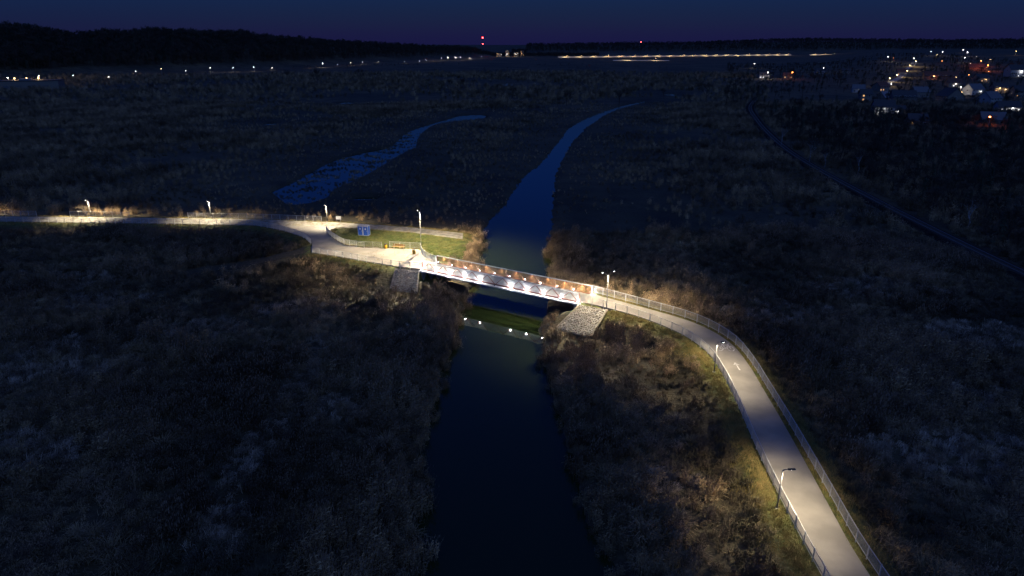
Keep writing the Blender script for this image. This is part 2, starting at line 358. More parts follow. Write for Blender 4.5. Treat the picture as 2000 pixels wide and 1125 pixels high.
# ------------------------------------------------------------------ ground sheet
def axis_y():
    v = [18.0]
    while v[-1] < 9000: v.append(v[-1] + min(160, max(.9, v[-1]**2/(41*1333)*2)))
    return np.array(v)
def axis_x():
    v = [0.0]
    while v[-1] < 7500: v.append(v[-1] + (.9 if v[-1] < 75 else min(180, .9+(v[-1]-75)*.03)))
    v = np.array(v); return np.r_[-v[:0:-1], v]
gx, gy = axis_x(), axis_y()
GX, GY = np.meshgrid(gx, gy)
GZ, GL = ground_z(GX, GY, True)
nx, ny = len(gx), len(gy)
idx = np.arange(nx*ny).reshape(ny, nx)
faces = np.stack([idx[:-1, :-1], idx[:-1, 1:], idx[1:, 1:], idx[1:, :-1]], -1).reshape(-1, 4)
me = bpy.data.meshes.new('ground')
me.vertices.add(nx*ny); me.vertices.foreach_set('co', np.stack([GX, GY, GZ], -1).ravel())
me.loops.add(len(faces)*4); me.loops.foreach_set('vertex_index', faces.ravel())
me.polygons.add(len(faces)); me.polygons.foreach_set('loop_start', np.arange(len(faces))*4)
me.update(calc_edges=True); me.polygons.foreach_set('use_smooth', np.ones(len(faces), bool))
a = me.attributes.new('lawn', 'FLOAT', 'POINT'); a.data.foreach_set('value', GL.ravel())
me.materials.append(M['ground']); tag(link('ground', me), kind='structure')

def zat(x, y): return float(ground_z(np.array([x]), np.array([y]))[0])

def poly_sheet(name, pts, z, m):
    bm = bmesh.new(); vs = [bm.verts.new((p[0], p[1], z)) for p in pts]
    f = bm.faces.new(vs); bmesh.ops.triangulate(bm, faces=[f])
    bm.normal_update()
    for f in bm.faces:
        if f.normal.z < 0: f.normal_flip()
    me = bpy.data.meshes.new(name); bm.to_mesh(me); bm.free(); me.materials.append(m)
    return tag(link(name, me), kind='structure')
nL = len(smooth_line(BANK_L, 1.2))
rv = RIVER.copy(); rv[:nL, 0] -= 3.0; rv[nL:, 0] += 3.0
poly_sheet('river', rv, 0.0, M['water'])
def grow(p, g):
    p = np.asarray(p)[:, :2]; c = p.mean(0); d = p-c; return c + d*(1+g/np.maximum(1, np.linalg.norm(d, axis=1, keepdims=True)))
poly_sheet('pond', POND, 0.0, M['water'])
for b in SMALL: poly_sheet('small_pond', grow(b, 2), 0.0, M['water'])

def sheet(name, G, m, dz=0.0, thick=None):
    n, k, _ = G.shape; V = G.reshape(-1, 3).copy(); V[:, 2] += dz
    f = [(i*k+j, i*k+j+1, (i+1)*k+j+1, (i+1)*k+j) for i in range(n-1) for j in range(k-1)]
    v = [tuple(p) for p in V]
    # skirt down the two long edges
    base = len(v)
    for i in range(n):
        v += [(V[i*k, 0], V[i*k, 1], V[i*k, 2]-.3), (V[i*k+k-1, 0], V[i*k+k-1, 1], V[i*k+k-1, 2]-.3)]
    for i in range(n-1):
        f += [(i*k, (i+1)*k, base+2*i+2, base+2*i), (i*k+k-1, base+2*i+1, base+2*i+3, (i+1)*k+k-1)]
    me = bpy.data.meshes.new(name); me.from_pydata(v, [], f); me.materials.append(m); me.update()
    bm = bmesh.new(); bm.from_mesh(me); bmesh.ops.recalc_face_normals(bm, faces=bm.faces)
    if sum(q.normal.z for q in bm.faces) < 0:
        for q in bm.faces: q.normal_flip()
    bm.to_mesh(me); bm.free()
    return tag(link(name, me), kind='structure')
sheet('path', P_RIGHT, M['paving'])
sheet('road', P_ROAD, M['gravel'])
sheet('ramp_path', P_RAMP, M['paving'], 0.012)
sheet('dirt_track', TRACK, M['ground'], 0.0)

# ------------------------------------------------------------------ lamps
IES = bpy.data.texts.new('batwing.ies')
va = [0,10,20,30,40,50,55,60,64,67,70,73,76,80,90]
cd = [100,104,114,135,172,235,290,340,330,230,105,32,8,2,0]
IES.write("IESNA:LM-63-2002\n[TEST] path lamp\nTILT=NONE\n1 1000 1 %d 1 1 2 0 0 0\n1 1 50\n%s\n0\n%s\n" % (len(va), ' '.join(map(str, va)), ' '.join(map(str, cd))))
IES2 = bpy.data.texts.new('path_optic.ies')
ha = [0, 45, 90, 135, 180, 225, 270, 315, 360]
fwd = [100,104,112,128,150,120,70,34,18,10,5,2,1,0,0]; mid = [100,104,113,132,165,200,190,150,105,66,36,14,4,1,0]
side = cd; bmid = [100,104,114,135,175,240,280,270,220,140,60,20,6,1,0]; back_ = [100,104,114,135,172,235,270,260,210,140,60,20,6,1,0]
IES2.write("IESNA:LM-63-2002\n[TEST] path optic\nTILT=NONE\n1 1000 1 %d %d 1 2 0 0 0\n1 1 50\n%s\n%s\n%s\n" % (len(va), len(ha), ' '.join(map(str, va)), ' '.join(map(str, ha)),
    '\n'.join(' '.join(map(str, r_)) for r_ in (fwd, mid, side, bmid, back_, bmid, side, mid, fwd))))
IES_TURN = math.pi/2
def lamp_light(name, col, energy, parent, loc, ies=True, radius=.05):
    ld = bpy.data.lights.new(name, 'POINT'); ld.energy = energy; ld.color = col; ld.shadow_soft_size = radius
    if ies:
        ld.use_nodes = True; n, l = ld.node_tree.nodes, ld.node_tree.links
        e = n['Emission']; t = n.new('ShaderNodeTexIES'); t.mode = 'INTERNAL'; t.ies = IES2 if ies == 'path' else IES; t.inputs['Strength'].default_value = 1.0
        l.new(t.outputs['Fac'], e.inputs['Strength'])
    o = bpy.data.objects.new(name, ld); C.objects.link(o); o.parent = parent; o.location = loc
    if ies == 'path': o.rotation_euler = (0, 0, IES_TURN)
    return o
WARM = (1.0, 0.83, 0.57)
def path_lamp(label, x, y, z, h, aim, double=False, power=1.0, back=1.0, wide=False):
    t = thing('path_lamp', label, 'street lamp', (x, y, z), aim, 'lit lamps along the path')
    MB().box(-.16, .16, -.16, .16, 0, .03).obj('base_plate', M['galv'], t)
    MB().tube([(0,0,.03),(0,0,1.0),(0,0,h)], [.075,.066,.042], 10).obj('pole', M['pole_steel'], t, True)
    sides = (1, -1) if double else (1,)
    for s in sides:
        rise = .55 if double else .06; out = .75 if double else .55
        MB().tube([(0,0,h-.06),(s*out*.5,0,h-.03+rise*.5),(s*out,0,h+rise)], [.035,.032,.03], 8).obj('arm', M['pole_steel'], t, True)
        hd = MB(); tilt = rise*.15
        hx0, hx1 = s*(out-.12), s*(out+.5)
        hd.add([(hx0,-.11,h+rise-.05),(hx1,-.13,h+rise-.03+tilt),(hx1,.13,h+rise-.03+tilt),(hx0,.11,h+rise-.05),
                (hx0,-.07,h+rise+.06),(hx1,-.06,h+rise+.04+tilt),(hx1,.06,h+rise+.04+tilt),(hx0,.07,h+rise+.06)],
               [(0,3,2,1),(4,5,6,7),(0,1,5,4),(1,2,6,5),(2,3,7,6),(3,0,4,7)])
        head = hd.obj('lamp_head', M['dark_steel'], t)
        MB().ball((s*(out+.2),0,h+rise-.05), .09 if double else .15, 1.25, .58, .33).obj('lens', M['lamp_white'], head, True)
        lamp_light('lamp_glow', WARM, 10*power*(1 if s > 0 else back)*PATH_POWER*(h/4.0)**2, head, (s*(out+.2), 0, h+rise-.17), True if double or wide else 'path')
    return t
PATH_POWER = 18.5
PI = math.pi
path_lamp('single-headed lamp casting its shadow beside the path in the bottom corner', 23.5, 50.5, 2.3, 4.0, 0.0)
path_lamp('single-headed lamp on the yellow grass by the bend with the painted bicycle', 25.1, 76.4, 2.75, 4.0, 0.05)
path_lamp('two-armed lamp where the path meets the far end of the bridge', 14.3, 96.2, 3.35, 5.4, R(20), True, .95)
path_lamp('tallest lamp rising by the benches at the left end of the bridge', -17.5, 126.6, 3.2, 8.0, R(75), True, 2.6, .09)
path_lamp('lamp by the small white sign where the ramp leaves the road', -43.2, 155.7, 2.2, 3.9, R(-92), False, 2.3, wide=True)
path_lamp('lamp behind the long railing left of the pond', -72.1, 159.8, 2.2, 3.9, R(-92), False, 2.3, wide=True)
path_lamp('lamp next to the lit bush on the left road', -101.6, 161.0, 2.2, 3.9, R(-95), False, 2.8, wide=True)
path_lamp('lamp at the far left end of the road railing', -134.6, 162.4, 2.2, 3.9, R(-95), False, 2.8, wide=True)

# ------------------------------------------------------------------ railings
def panel_mesh():
    b = MB(); b.bar((0,0,1.16),(2,0,1.16),.06,.05); b.bar((0,0,.14),(2,0,.14),.04,.035)
    for k in range(1, 18):
        x = 2*k/18; b.bar((x,0,.14),(x,0,1.16),.016,.016)
    return b.mesh('panel', M['galv'])
PANEL = panel_mesh()
POST = MB().box(-.04,.04,-.04,.04,-.35,1.2).box(-.05,.05,-.05,.05,1.2,1.22).mesh('post', M['galv'])
def railing(label, L, group='railings along the path'):
    L = np.asarray(L, float); L = L if len(L) > 8 else smooth_line([tuple(p) for p in L])
    n = max(1, round(length(L)/2.0)); Q = resample(L, n+1)
    t = thing('railing', label, 'railing', tuple(Q[0]), 0, group); o0 = Vector(Q[0])
    for i in range(n+1):
        link('post', POST, t, Vector(Q[i])-o0, math.atan2(*(Q[min(i+1, n)]-Q[max(i-1, 0)])[1::-1]))
        if i < n:
            d = Q[i+1]-Q[i]; p = link('panel', PANEL, t, Vector(Q[i])-o0)
            ln = float(np.linalg.norm(d)); p.rotation_euler = (0, -math.asin(d[2]/ln), math.atan2(d[1], d[0])); p.scale = (ln/2, 1, 1)
    return t
def cut(L, a, b):
    s = np.r_[0, np.cumsum(np.linalg.norm(np.diff(L[:, :2], axis=0), axis=1))]; k = (s >= a) & (s <= b); return L[k]
railing('long outer railing curving round the bend and down the right side of the path', RAIL_RF)
railing('inner railing on the lamp side of the curving path right of the bridge', cut(RAIL_RN, 1.5, 200))
railing('dark-posted railing on the near edge of the ramp left of the bridge', [(-39.3,128.7,2.5),(-33.4,125.2,2.8),(-26.6,120.7,3.1),(-20.2,116.6,3.4),(-16.2,115.0,3.58)])
railing('railing along the lawn edge of the ramp, ending at the bench', [(-41,146.3,2.25),(-38.9,141.7,2.35),(-36.8,138.3,2.45),(-34.2,134.4,2.6),(-30,131.5,2.85),(-25.8,130.3,3.05)])
railing('three white railing panels standing behind the orange bench', [(-24.3,130.6,3.1),(-18.0,128.9,3.3)])
railing('short railing between the tall lamp and the far bridge truss', [(-17.9,128.5,3.3),(-17.0,124.4,3.4),(-15.6,121.4,3.5),(-13.6,118.9,3.58)])
railing('railing curving from the road into the ramp above the dark reeds', [(-66.6,152.2,2.2),(-59.5,151.6,2.2),(-50.7,146.6,2.2),(-44.6,140.8,2.3),(-41.4,135.4,2.4)])
railing('near-side railing with dark posts in front of the left road', [(-150,156.0,2.2),(-120,155.2,2.2),(-94,153.8,2.2),(-67.5,152.1,2.2)])
railing('railing behind the road left of the small white sign', [(-77.2,159.0,2.2),(-60.7,157.8,2.2),(-44.5,155.5,2.2)])
railing('railing behind the road beside the lit bush', [(-106.3,160.6,2.2),(-99,160.2,2.2),(-91.5,159.6,2.2)])
railing('railing behind the road at the left edge of the picture', [(-136,161.8,2.2),(-125,161.2,2.2),(-114.5,160.8,2.2)])

# ------------------------------------------------------------------ footbridge
br = thing('footbridge', 'lit truss footbridge with timber infill crossing the river', 'bridge', B0, BRZ)
DZ = 3.6; TB, TT = 3.62, 4.98; NB = 10; bay = BL/NB
MB().box(-.6, BL+.6, .14, BW-.14, DZ-.16, DZ).obj('deck', M['paving'], br)
for y0, y1 in ((-.62, .14), (BW-.14, BW+.62)):
    MB().box(-.3, BL+.3, y0, y1, DZ-.34, DZ-.18).obj('edge_ledge', M['pale_concrete'], br)
for y in (.9, BW-.9):
    MB().box(.2, BL-.2, y-.14, y+.14, 2.85, DZ-.16).obj('girder', M['dark_steel'], br)
diag_l = Vector((bay/2, 0, TT-TB))
DIAG = MB().bar((0,0,0), tuple(diag_l), .075, .075).mesh('diagonal', M['red_steel'])
SLAT = MB()
nsl = 20
for k in range(nsl): SLAT.box((k+.5)*bay/nsl-.022, (k+.5)*bay/nsl+.022, -.009, .009, TB+.05, TT-.04)
SLATM = SLAT.mesh('slat_infill', M['timber'])
M['pale_steel'] = mat('pale_steel_bars', (0.56, 0.57, 0.56), 0.55)
BARM = SLAT.mesh('bar_infill', M['pale_steel'])
for side, y in (('near', 0.0), ('far', BW)):
    MB().box(-.1, BL+.1, y-.06, y+.06, TB-.06, TB+.05).obj('bottom_chord', M['red_steel'], br)
    MB().box(-.1, BL+.1, y-.08, y+.08, TT-.05, TT+.06).obj('top_chord', M['galv'], br)
    sg = 1 if side == 'near' else -1
    for e in (-.05, BL+.05):
        MB().box(e-.06, e+.06, y-.07, y+.07, DZ-.2, TT+.1).obj('end_post', M['red_steel'], br)
    for i in range(NB):
        yo = y - sg*.062
        link('diagonal', DIAG, br, (i*bay, yo, TB))
        d = link('diagonal', DIAG, br, ((i+1)*bay, yo, TB)); d.scale = (-1, 1, 1)
        tag(link('bar_infill' if side == 'near' else 'slat_infill', BARM if side == 'near' else SLATM, br, (i*bay, y + sg*.07, 0)), kind='stuff')
FIX = MB().box(-.13,.13,-.08,.08,0,.04).bar((0,0,.03),(0,0,.2),.05,.05).box(-.12,.12,-.06,.06,.16,.24).mesh('light_fixture', M['dark_steel'])
LENS = MB().ball((0,0,.29), .10, 1.2, .8, .6).mesh('lens', M['lamp_bridge'], True)
BRIDGE_POWER = 17.0
def blight(parent, e, loc):
    return lamp_light('bridge_glow', (0.93, 0.95, 1.0), e*BRIDGE_POWER, parent, loc, False, .06)
for side in (0, 1):
    y = -.26 if side == 0 else BW+.26
    for i in range(NB+1):
        fx = link('light_fixture', FIX, br, (i*bay, y, DZ-.18))
        if side == 0 and i == 5: continue
        link('lens', LENS, fx, (0,0,0))
        blight(fx, 15 if side else (9 if i < 2 or i > 8 else 16), (0, 0, .42))
# small lamps under the far top chord, turned on the timber
FX2 = MB().box(-.09,.09,-.04,.04,-.03,.05).mesh('chord_lamp', M['white'])
for i in range(NB):
    fx = link('chord_lamp', FX2, br, ((i+.5)*bay, BW-.16, TT-.03))
    ld = bpy.data.lights.new('chord_glow', 'SPOT'); ld.energy = 11*BRIDGE_POWER; ld.color = (1.0, .72, .50); ld.spot_size = R(84); ld.spot_blend = .6; ld.shadow_soft_size = .03
    o = bpy.data.objects.new('chord_glow', ld); C.objects.link(o); o.parent = fx; o.location = (0, -.10, -.05); o.rotation_euler = (R(30), 0, 0)

# abutments with wing walls, stone-paved slopes
def abutment(label, s, sgn, local_wing):
    t = thing('abutment', label, 'abutment', B0 + BD*s, BRZ)
    MB().box(min(0, sgn*1.0), max(0, sgn*1.0), -.62, BW+.62, -.2, DZ-.36).obj('front_wall', M['concrete'], t)
    for y in (-.62, BW+.32):
        x0, x1 = (sgn*1.0, sgn*4.2) if sgn > 0 else (sgn*4.2, sgn*1.0)
        MB().box(x0, x1, y, y+.3, .2, DZ-.38).obj('wing_wall', M['concrete'], t)
    MB().box(min(-sgn*.25, sgn*.9), max(-sgn*.25, sgn*.9), -.7, BW+.7, DZ-.36, DZ-.345).obj('bearing_shelf', M['pale_concrete'], t)
    return t
abutment('concrete abutment under the left end of the bridge by the reeds', .5, -1, 1)
abutment('concrete abutment under the right end of the bridge above the stones', BL-.5, 1, 1)

def stone_mesh(seed):
    r = random.Random(seed); b = MB(); b.ball((0,0,0), 1, 1, .8, .5, 6, 4)
    b.v = [(x*r.uniform(.75,1.2), y*r.uniform(.75,1.2), z*r.uniform(.75,1.2)) for x, y, z in b.v]
    return b
def stone_slope(label, quad, seed, count):
    """quad of 3D corners (top a,b bottom c,d): slab with stones set in it"""
    q = [Vector(p) for p in quad]; o = q[0].copy(); t = thing('stone_slope', label, 'stone slope', o)
    N = (q[1]-q[0]).cross(q[3]-q[0]).normalized()
    if N.z < 0: N = -N
    sl = MB(); K = 6; g = []
    for i in range(K+1):
        for j in range(K+1):
            u, w = i/K, j/K; p = (q[0]*(1-u)+q[1]*u)*(1-w)+(q[3]*(1-u)+q[2]*u)*w; g.append(p-o)
    fs = [(i*(K+1)+j, (i+1)*(K+1)+j, (i+1)*(K+1)+j+1, i*(K+1)+j+1) for i in range(K) for j in range(K)]
    sl.add(g, fs); sl.add([p-N*.3 for p in g], [f[::-1] for f in fs]); sl.obj('slope_bed', M['concrete'], t)
    r = random.Random(seed); b = MB(); sm = [stone_mesh(k) for k in range(5)]
    rows = int(math.sqrt(count)); 
    for i in range(rows):
        for j in range(rows):
            u, w = (i+r.uniform(.2,.8))/rows, (j+r.uniform(.2,.8))/rows
            p = (q[0]*(1-u)+q[1]*u)*(1-w)+(q[3]*(1-u)+q[2]*u)*w - o + N*.02
            m = r.choice(sm); a = r.uniform(0, 6.28); s = r.uniform(.10,.19)
            b.add([(p.x+(x*math.cos(a)-y*math.sin(a))*s, p.y+(x*math.sin(a)+y*math.cos(a))*s, p.z+z*s) for x, y, z in m.v], m.f)
    tag(b.obj('stones', M['stone'], t), kind='stuff')
    for e0, e1 in ((q[0], q[3]), (q[1], q[2])):
        MB().bar(e0-o+N*.05, e1-o+N*.05, .22, .2).obj('edge_kerb', M['stone'], t)
    return t
pe = B0 + BD*(BL+.2)
stone_slope('stone-paved slope beside the right abutment with a pale kerb', [(10.4,97.7,3.5),(14.4,95.8,3.42),(11.4,90.6,1.2),(6.6,94.2,1.05)], 3, 330)
stone_slope('dark stone slope between the steps and the left end of the bridge', [(-20.8,116.3,3.3),(-16.4,114.5,3.48),(-16.2,109.2,1.25),(-21.0,111.2,1.25)], 4, 330)

st = thing('steps', 'narrow steps with white edges going down from the ramp', 'steps', (-22.1,117.4,0), R(-12))
for k in range(9):
    z = 3.02-k*.235; y = -.25-k*.46
    s = MB().box(-.55,.55,y-.46,y,z-.5,z).obj('step', M['concrete'], st)
    MB().box(-.54,.54,y-.47,y-.36,z-.02,z+.012).obj('white_edge', M['white'], s)

# ------------------------------------------------------------------ small things on the left side
def bin_(label, x, y, z, rz):
    t = thing('litter_bin', label, 'bin', (x, y, z), rz)
    MB().tube([(0,0,.12),(0,0,.2),(0,0,.9)], [.26,.29,.31], 12).obj('body', M['yellow'], t)
    MB().tube([(0,0,.9),(0,0,.98),(0,0,1.06)], [.33,.33,.2], 12).obj('lid', M['dark_steel'], t)
    MB().box(-.05,.05,-.05,.05,0,.14).obj('foot', M['galv'], t)
bin_('yellow litter bin at the left end of the orange bench', -24.9, 129.5, 3.1, 0)
bin_('yellow litter bin standing alone near the bridge entrance', -18.7, 124.9, 3.33, 0)
def bench(label, x, y, z, rz):
    t = thing('bench', label, 'bench', (x, y, z), rz)
    for k in range(4): MB().box(-1.25,1.25,-.24+k*.12,-.14+k*.12,.43,.47).obj('seat_slat', M['bench_wood'], t)
    for k in range(3): MB().box(-1.25,1.25,.26+k*.03,.29+k*.03,.56+k*.13,.66+k*.13).obj('back_slat', M['bench_wood'], t)
    for x_ in (-1.0, 1.0):
        MB().box(x_-.05,x_+.05,-.22,.24,0,.05).box(x_-.04,x_+.04,-.1,.1,.05,.43).bar((x_,.2,.43),(x_,.30,.95),.05,.05).obj('leg', M['galv'], t)
bench('orange wooden bench in front of the white railing panels', -22.3, 129.2, 3.15, R(-13))
def toilet(label, x, y, z, rz):
    t = thing('portable_toilet', label, 'portable toilet', (x, y, z), rz, 'blue portable toilets')
    MB().box(-.56,.56,-.56,.56,.0,.1).obj('skid', M['grey_plastic'], t)
    MB().box(-.54,.54,-.54,.54,.1,2.08).obj('cabin', M['blue'], t)
    MB().add([(-.58,-.58,2.08),(.58,-.58,2.08),(.58,.58,2.08),(-.58,.58,2.08),(-.4,-.4,2.3),(.4,-.4,2.3),(.4,.4,2.3),(-.4,.4,2.3)],
             [(0,3,2,1),(4,5,6,7),(0,1,5,4),(1,2,6,5),(2,3,7,6),(3,0,4,7)]).obj('roof', M['grey_plastic'], t)
    for sx in (-1, 1):
        for sy in (-1, 1): MB().box(sx*.545-.03,sx*.545+.03,sy*.545-.03,sy*.545+.03,.1,2.08).obj('corner_trim', M['grey_plastic'], t)
    d = MB().box(-.38,.38,-.575,-.54,.14,1.98).obj('door', M['blue'], t)
    MB().box(.27,.33,-.60,-.575,.95,1.12).obj('handle', M['grey_plastic'], d)
    # white figure on the door
    f = MB(); f.ball((0,-.578,1.70), .075, 1, .12, 1); f.box(-.08,.08,-.585,-.577,1.34,1.61); f.box(-.13,-.09,-.585,-.577,1.38,1.6); f.box(.09,.13,-.585,-.577,1.38,1.6)
    f.obj('pictogram', M['white'], d)
    MB().box(-.42,.42,-.552,-.54,1.995,2.05).obj('vent', M['grey_plastic'], t)
toilet('left one of the two blue portable toilets on the lawn', -32.95, 144.9, 1.78, R(-14))
toilet('right one of the two blue portable toilets on the lawn', -31.75, 144.6, 1.78, R(-14))
sg = thing('sign_board', 'small white sign board on posts beside the road lamp', 'sign', (-40.4, 155.2, 2.1), R(-6))
for x in (-.45, .45): MB().tube([(x,0,0),(x,0,1.3)], [.03,.03], 8).obj('post', M['galv'], sg)
MB().box(-.6,.6,-.035,-.01,.6,1.35).obj('board', M['white'], sg)
# painted marks on the path
def ring(b, cx, cy, r, w, n=20):
    vs = []; 
    for k in range(n):
        a = 2*PI*k/n; vs += [(cx+r*math.cos(a), cy+r*math.sin(a), 0), (cx+(r-w)*math.cos(a), cy+(r-w)*math.sin(a), 0)]
    b.add(vs, [(2*k, 2*((k+1)%n), 2*((k+1)%n)+1, 2*k+1) for k in range(n)])
def flat(b, a, c, w):
    a, c = Vector((*a, 0)), Vector((*c, 0)); d = (c-a).normalized(); r = Vector((-d.y, d.x, 0))*w/2
    b.add([a-r, c-r, c+r, a+r], [(0,1,2,3)])
def path_z(x, y):
    _, j, _ = PATH_KD.find((x, y, 0)); return float(PATH_PTS[j, 2])
def slope_fit(o, x, y):
    o.location = (x, y, path_z(x, y)+.02)
b = MB(); ring(b, -.62, 0, .42, .1); ring(b, .62, 0, .42, .1)
for p, q in (((-.62,0),(-.2,.62)),((-.62,0),(.05,0)),((.05,0),(-.2,.62)),((-.15,.56),(.45,.56)),((.05,0),(.45,.56)),((.62,0),(.42,.75)),((.42,.75),(.62,.8)),((-.32,.68),(-.05,.68))): flat(b, p, q, .1)
o = b.obj('painted_bicycle', M['worn_white']); slope_fit(o, 28.35, 82.8); o.rotation_euler = (R(1.4), 0, R(-8)); o.scale = (1.15, 1.9, 1)
tag(o, 'worn white bicycle symbol painted on the path by the bend', 'path marking')
b = MB(); flat(b, (0,-.9), (0,.6), .14); b.add([(-.32,.5,0),(.32,.5,0),(0,1.2,0)], [(0,1,2)])
o = b.obj('painted_arrow', M['worn_white']); slope_fit(o, 28.4, 77.6); tag(o, 'worn white arrow painted below the bicycle symbol', 'path marking'); o.rotation_euler = (R(1.4), 0, 0); o.scale = (1.2, 1.0, 1)

# ------------------------------------------------------------------ railway
RL = smooth_line([(93.5,60,1.3),(93.6,90,1.3),(94.3,117.8,1.3),(95.6,144.9,1.3),(98.8,185.5,1.3),(103.5,229.9,1.3),(110.1,274.3,1.3),(122.4,332.2,1.3),(140.5,404.3,1.3),(162.3,479.6,1.3),(200.3,576,1.3)], 4)
rw = thing('railway_track', 'single railway track on ballast curving through the dark fields', 'railway', (94.3,117.8,0))
def offs(L, d):
    T = np.gradient(L[:, :2], axis=0); T /= np.linalg.norm(T, axis=1, keepdims=True); N = np.stack([-T[:,1], T[:,0]], 1)
    o = L.copy(); o[:, :2] += N*d; return o
org = np.array([94.3,117.8,0])
def ribbon(b, A, B_):
    n = len(A); b.add([tuple(p) for p in A-org]+[tuple(p) for p in B_-org], [(i, i+1, n+i+1, n+i) for i in range(n-1)])
b = MB(); lo = lambda L: np.c_[L[:, :2], np.full(len(L), .5)]
ribbon(b, lo(offs(RL, 3.4)), offs(RL, 1.9)); ribbon(b, offs(RL, 1.9), offs(RL, -1.9)); ribbon(b, offs(RL, -1.9), lo(offs(RL, -3.4)))
b.obj('ballast', M['ballast'], rw)
for d in (-.7525, .7525):
    b = MB(); A = RL.copy(); A[:, 2] += .26; l, r = offs(A, d+.05), offs(A, d-.05); dn = np.array([0,0,.16])
    ribbon(b, l, r); ribbon(b, l-dn, l); ribbon(b, r, r-dn); b.obj('rail', M['rail_steel'], rw)
b = MB(); Q = resample(RL, int(length(RL)/.65)); T = np.gradient(Q, axis=0)
for p, t in zip(Q, T):
    a = math.atan2(t[1], t[0]); c, s_ = math.cos(a), math.sin(a); p = p-org
    b.add([(p[0]+x*c-y*s_, p[1]+x*s_+y*c, p[2]+z) for x, y, z in [(-.13,-1.3,0),(.13,-1.3,0),(.13,1.3,0),(-.13,1.3,0),(-.11,-1.3,.1),(.11,-1.3,.1),(.11,1.3,.1),(-.11,1.3,.1)]],
          [(4,5,6,7),(0,1,5,4),(1,2,6,5),(2,3,7,6),(3,0,4,7)])
tag(b.obj('sleepers', M['sleeper'], rw), kind='stuff')

# ------------------------------------------------------------------ plants: source meshes (not in the scene themselves)
def blade(b, x, y, a, lean, h, w, mi=0, bend=.5):
    dx, dy = math.cos(a), math.sin(a); px, py = -dy*w/2, dx*w/2
    m = (x+dx*lean*h*.35, y+dy*lean*h*.35, h*.55); t = (x+dx*lean*h, y+dy*lean*h, h*(1-.35*lean*bend))
    b.add([(x-px,y-py,-.1),(x+px,y+py,-.1),(m[0]+px*.8,m[1]+py*.8,m[2]),(m[0]-px*.8,m[1]-py*.8,m[2]),t], [(0,1,2,3),(3,2,4)], mi); return t
def reed_clump(seed):
    r = random.Random(seed); b = MB()
    for _ in range(30):
        x, y = r.gauss(0,.34), r.gauss(0,.34); a = r.gauss(0,.8); h = r.uniform(1.3,2.6)
        t = blade(b, x, y, a, r.uniform(.05,.42), h, r.uniform(.03,.055))
        if r.random() < .55:
            pa = r.uniform(0,6.28); c, s_ = math.cos(pa)*.05, math.sin(pa)*.05
            b.add([(t[0],t[1],t[2]-.12),(t[0]+c,t[1]+s_,t[2]+.06),(t[0]+.05,t[1]+.02,t[2]+.28),(t[0]-c,t[1]-s_,t[2]+.08)], [(0,1,2,3)], 1)
        for _k in range(2):
            hz = h*r.uniform(.3,.8); la = r.uniform(0,6.28); ll = r.uniform(.25,.5)
            b.add([(x,y,hz),(x+math.cos(la)*ll,y+math.sin(la)*ll,hz+.12),(x+math.cos(la+.12)*ll*.6,y+math.sin(la+.12)*ll*.6,hz+.2)], [(0,1,2)])
    return b.mesh('reed_clump', [M['reed'], M['plume']])
def tussock(seed, m='tussock'):
    r = random.Random(seed); b = MB()
    for _ in range(46):
        blade(b, r.gauss(0,.24), r.gauss(0,.24), r.gauss(0,1.0), r.uniform(.25,1.1), r.uniform(.45,1.2), r.uniform(.03,.055), 0, 1.3)
    return b.mesh('tussock', [M[m]])
def weed(seed):
    r = random.Random(seed); b = MB()
    for _ in range(9):
        a = r.uniform(0,6.28); x, y = r.gauss(0,.25), r.gauss(0,.25); h = r.uniform(.8,1.7); ln = r.uniform(.1,.5)
        t = blade(b, x, y, a, ln, h, .03)
        for _k in range(7):
            f = r.uniform(.35,.97); p = (x+math.cos(a)*ln*h*f*f, y+math.sin(a)*ln*h*f*f, h*f*.95); a2 = r.uniform(0,6.28); l2 = r.uniform(.2,.5)
            q = (p[0]+math.cos(a2)*l2, p[1]+math.sin(a2)*l2, p[2]+r.uniform(.0,.35))
            b.add([p, (p[0]+.02,p[1]-.02,p[2]), q], [(0,1,2)])
            for _m in range(2):
                c, s_ = r.uniform(-.08,.08), r.uniform(-.08,.08)
                b.add([(q[0]-c,q[1]-s_,q[2]-.03),(q[0]+s_,q[1]-c,q[2]),(q[0]+c,q[1]+s_,q[2]+.1)], [(0,1,2)])
    return b.mesh('weed', [M['weed']])
def grass_mound(seed):
    r = random.Random(seed); b = MB()
    for _ in range(150):
        a = r.uniform(0,6.28); d = abs(r.gauss(0,.5)); x, y = math.cos(a)*d, math.sin(a)*d
        blade(b, x, y, a+r.gauss(0,.7), r.uniform(.25,1.0), r.uniform(.7,1.35)*(1.1-.45*d), r.uniform(.025,.05), 0, 1.5)
    return b.mesh('grass_mound', [M['tussock']])
def short_grass(seed, m='verge'):
    r = random.Random(seed); b = MB()
    for _ in range(40):
        blade(b, r.gauss(0,.25), r.gauss(0,.25), r.uniform(0,6.28), r.uniform(.1,.9), r.uniform(.08,.26), .022, 0, 1)
    return b.mesh('short_grass', [M[m]])
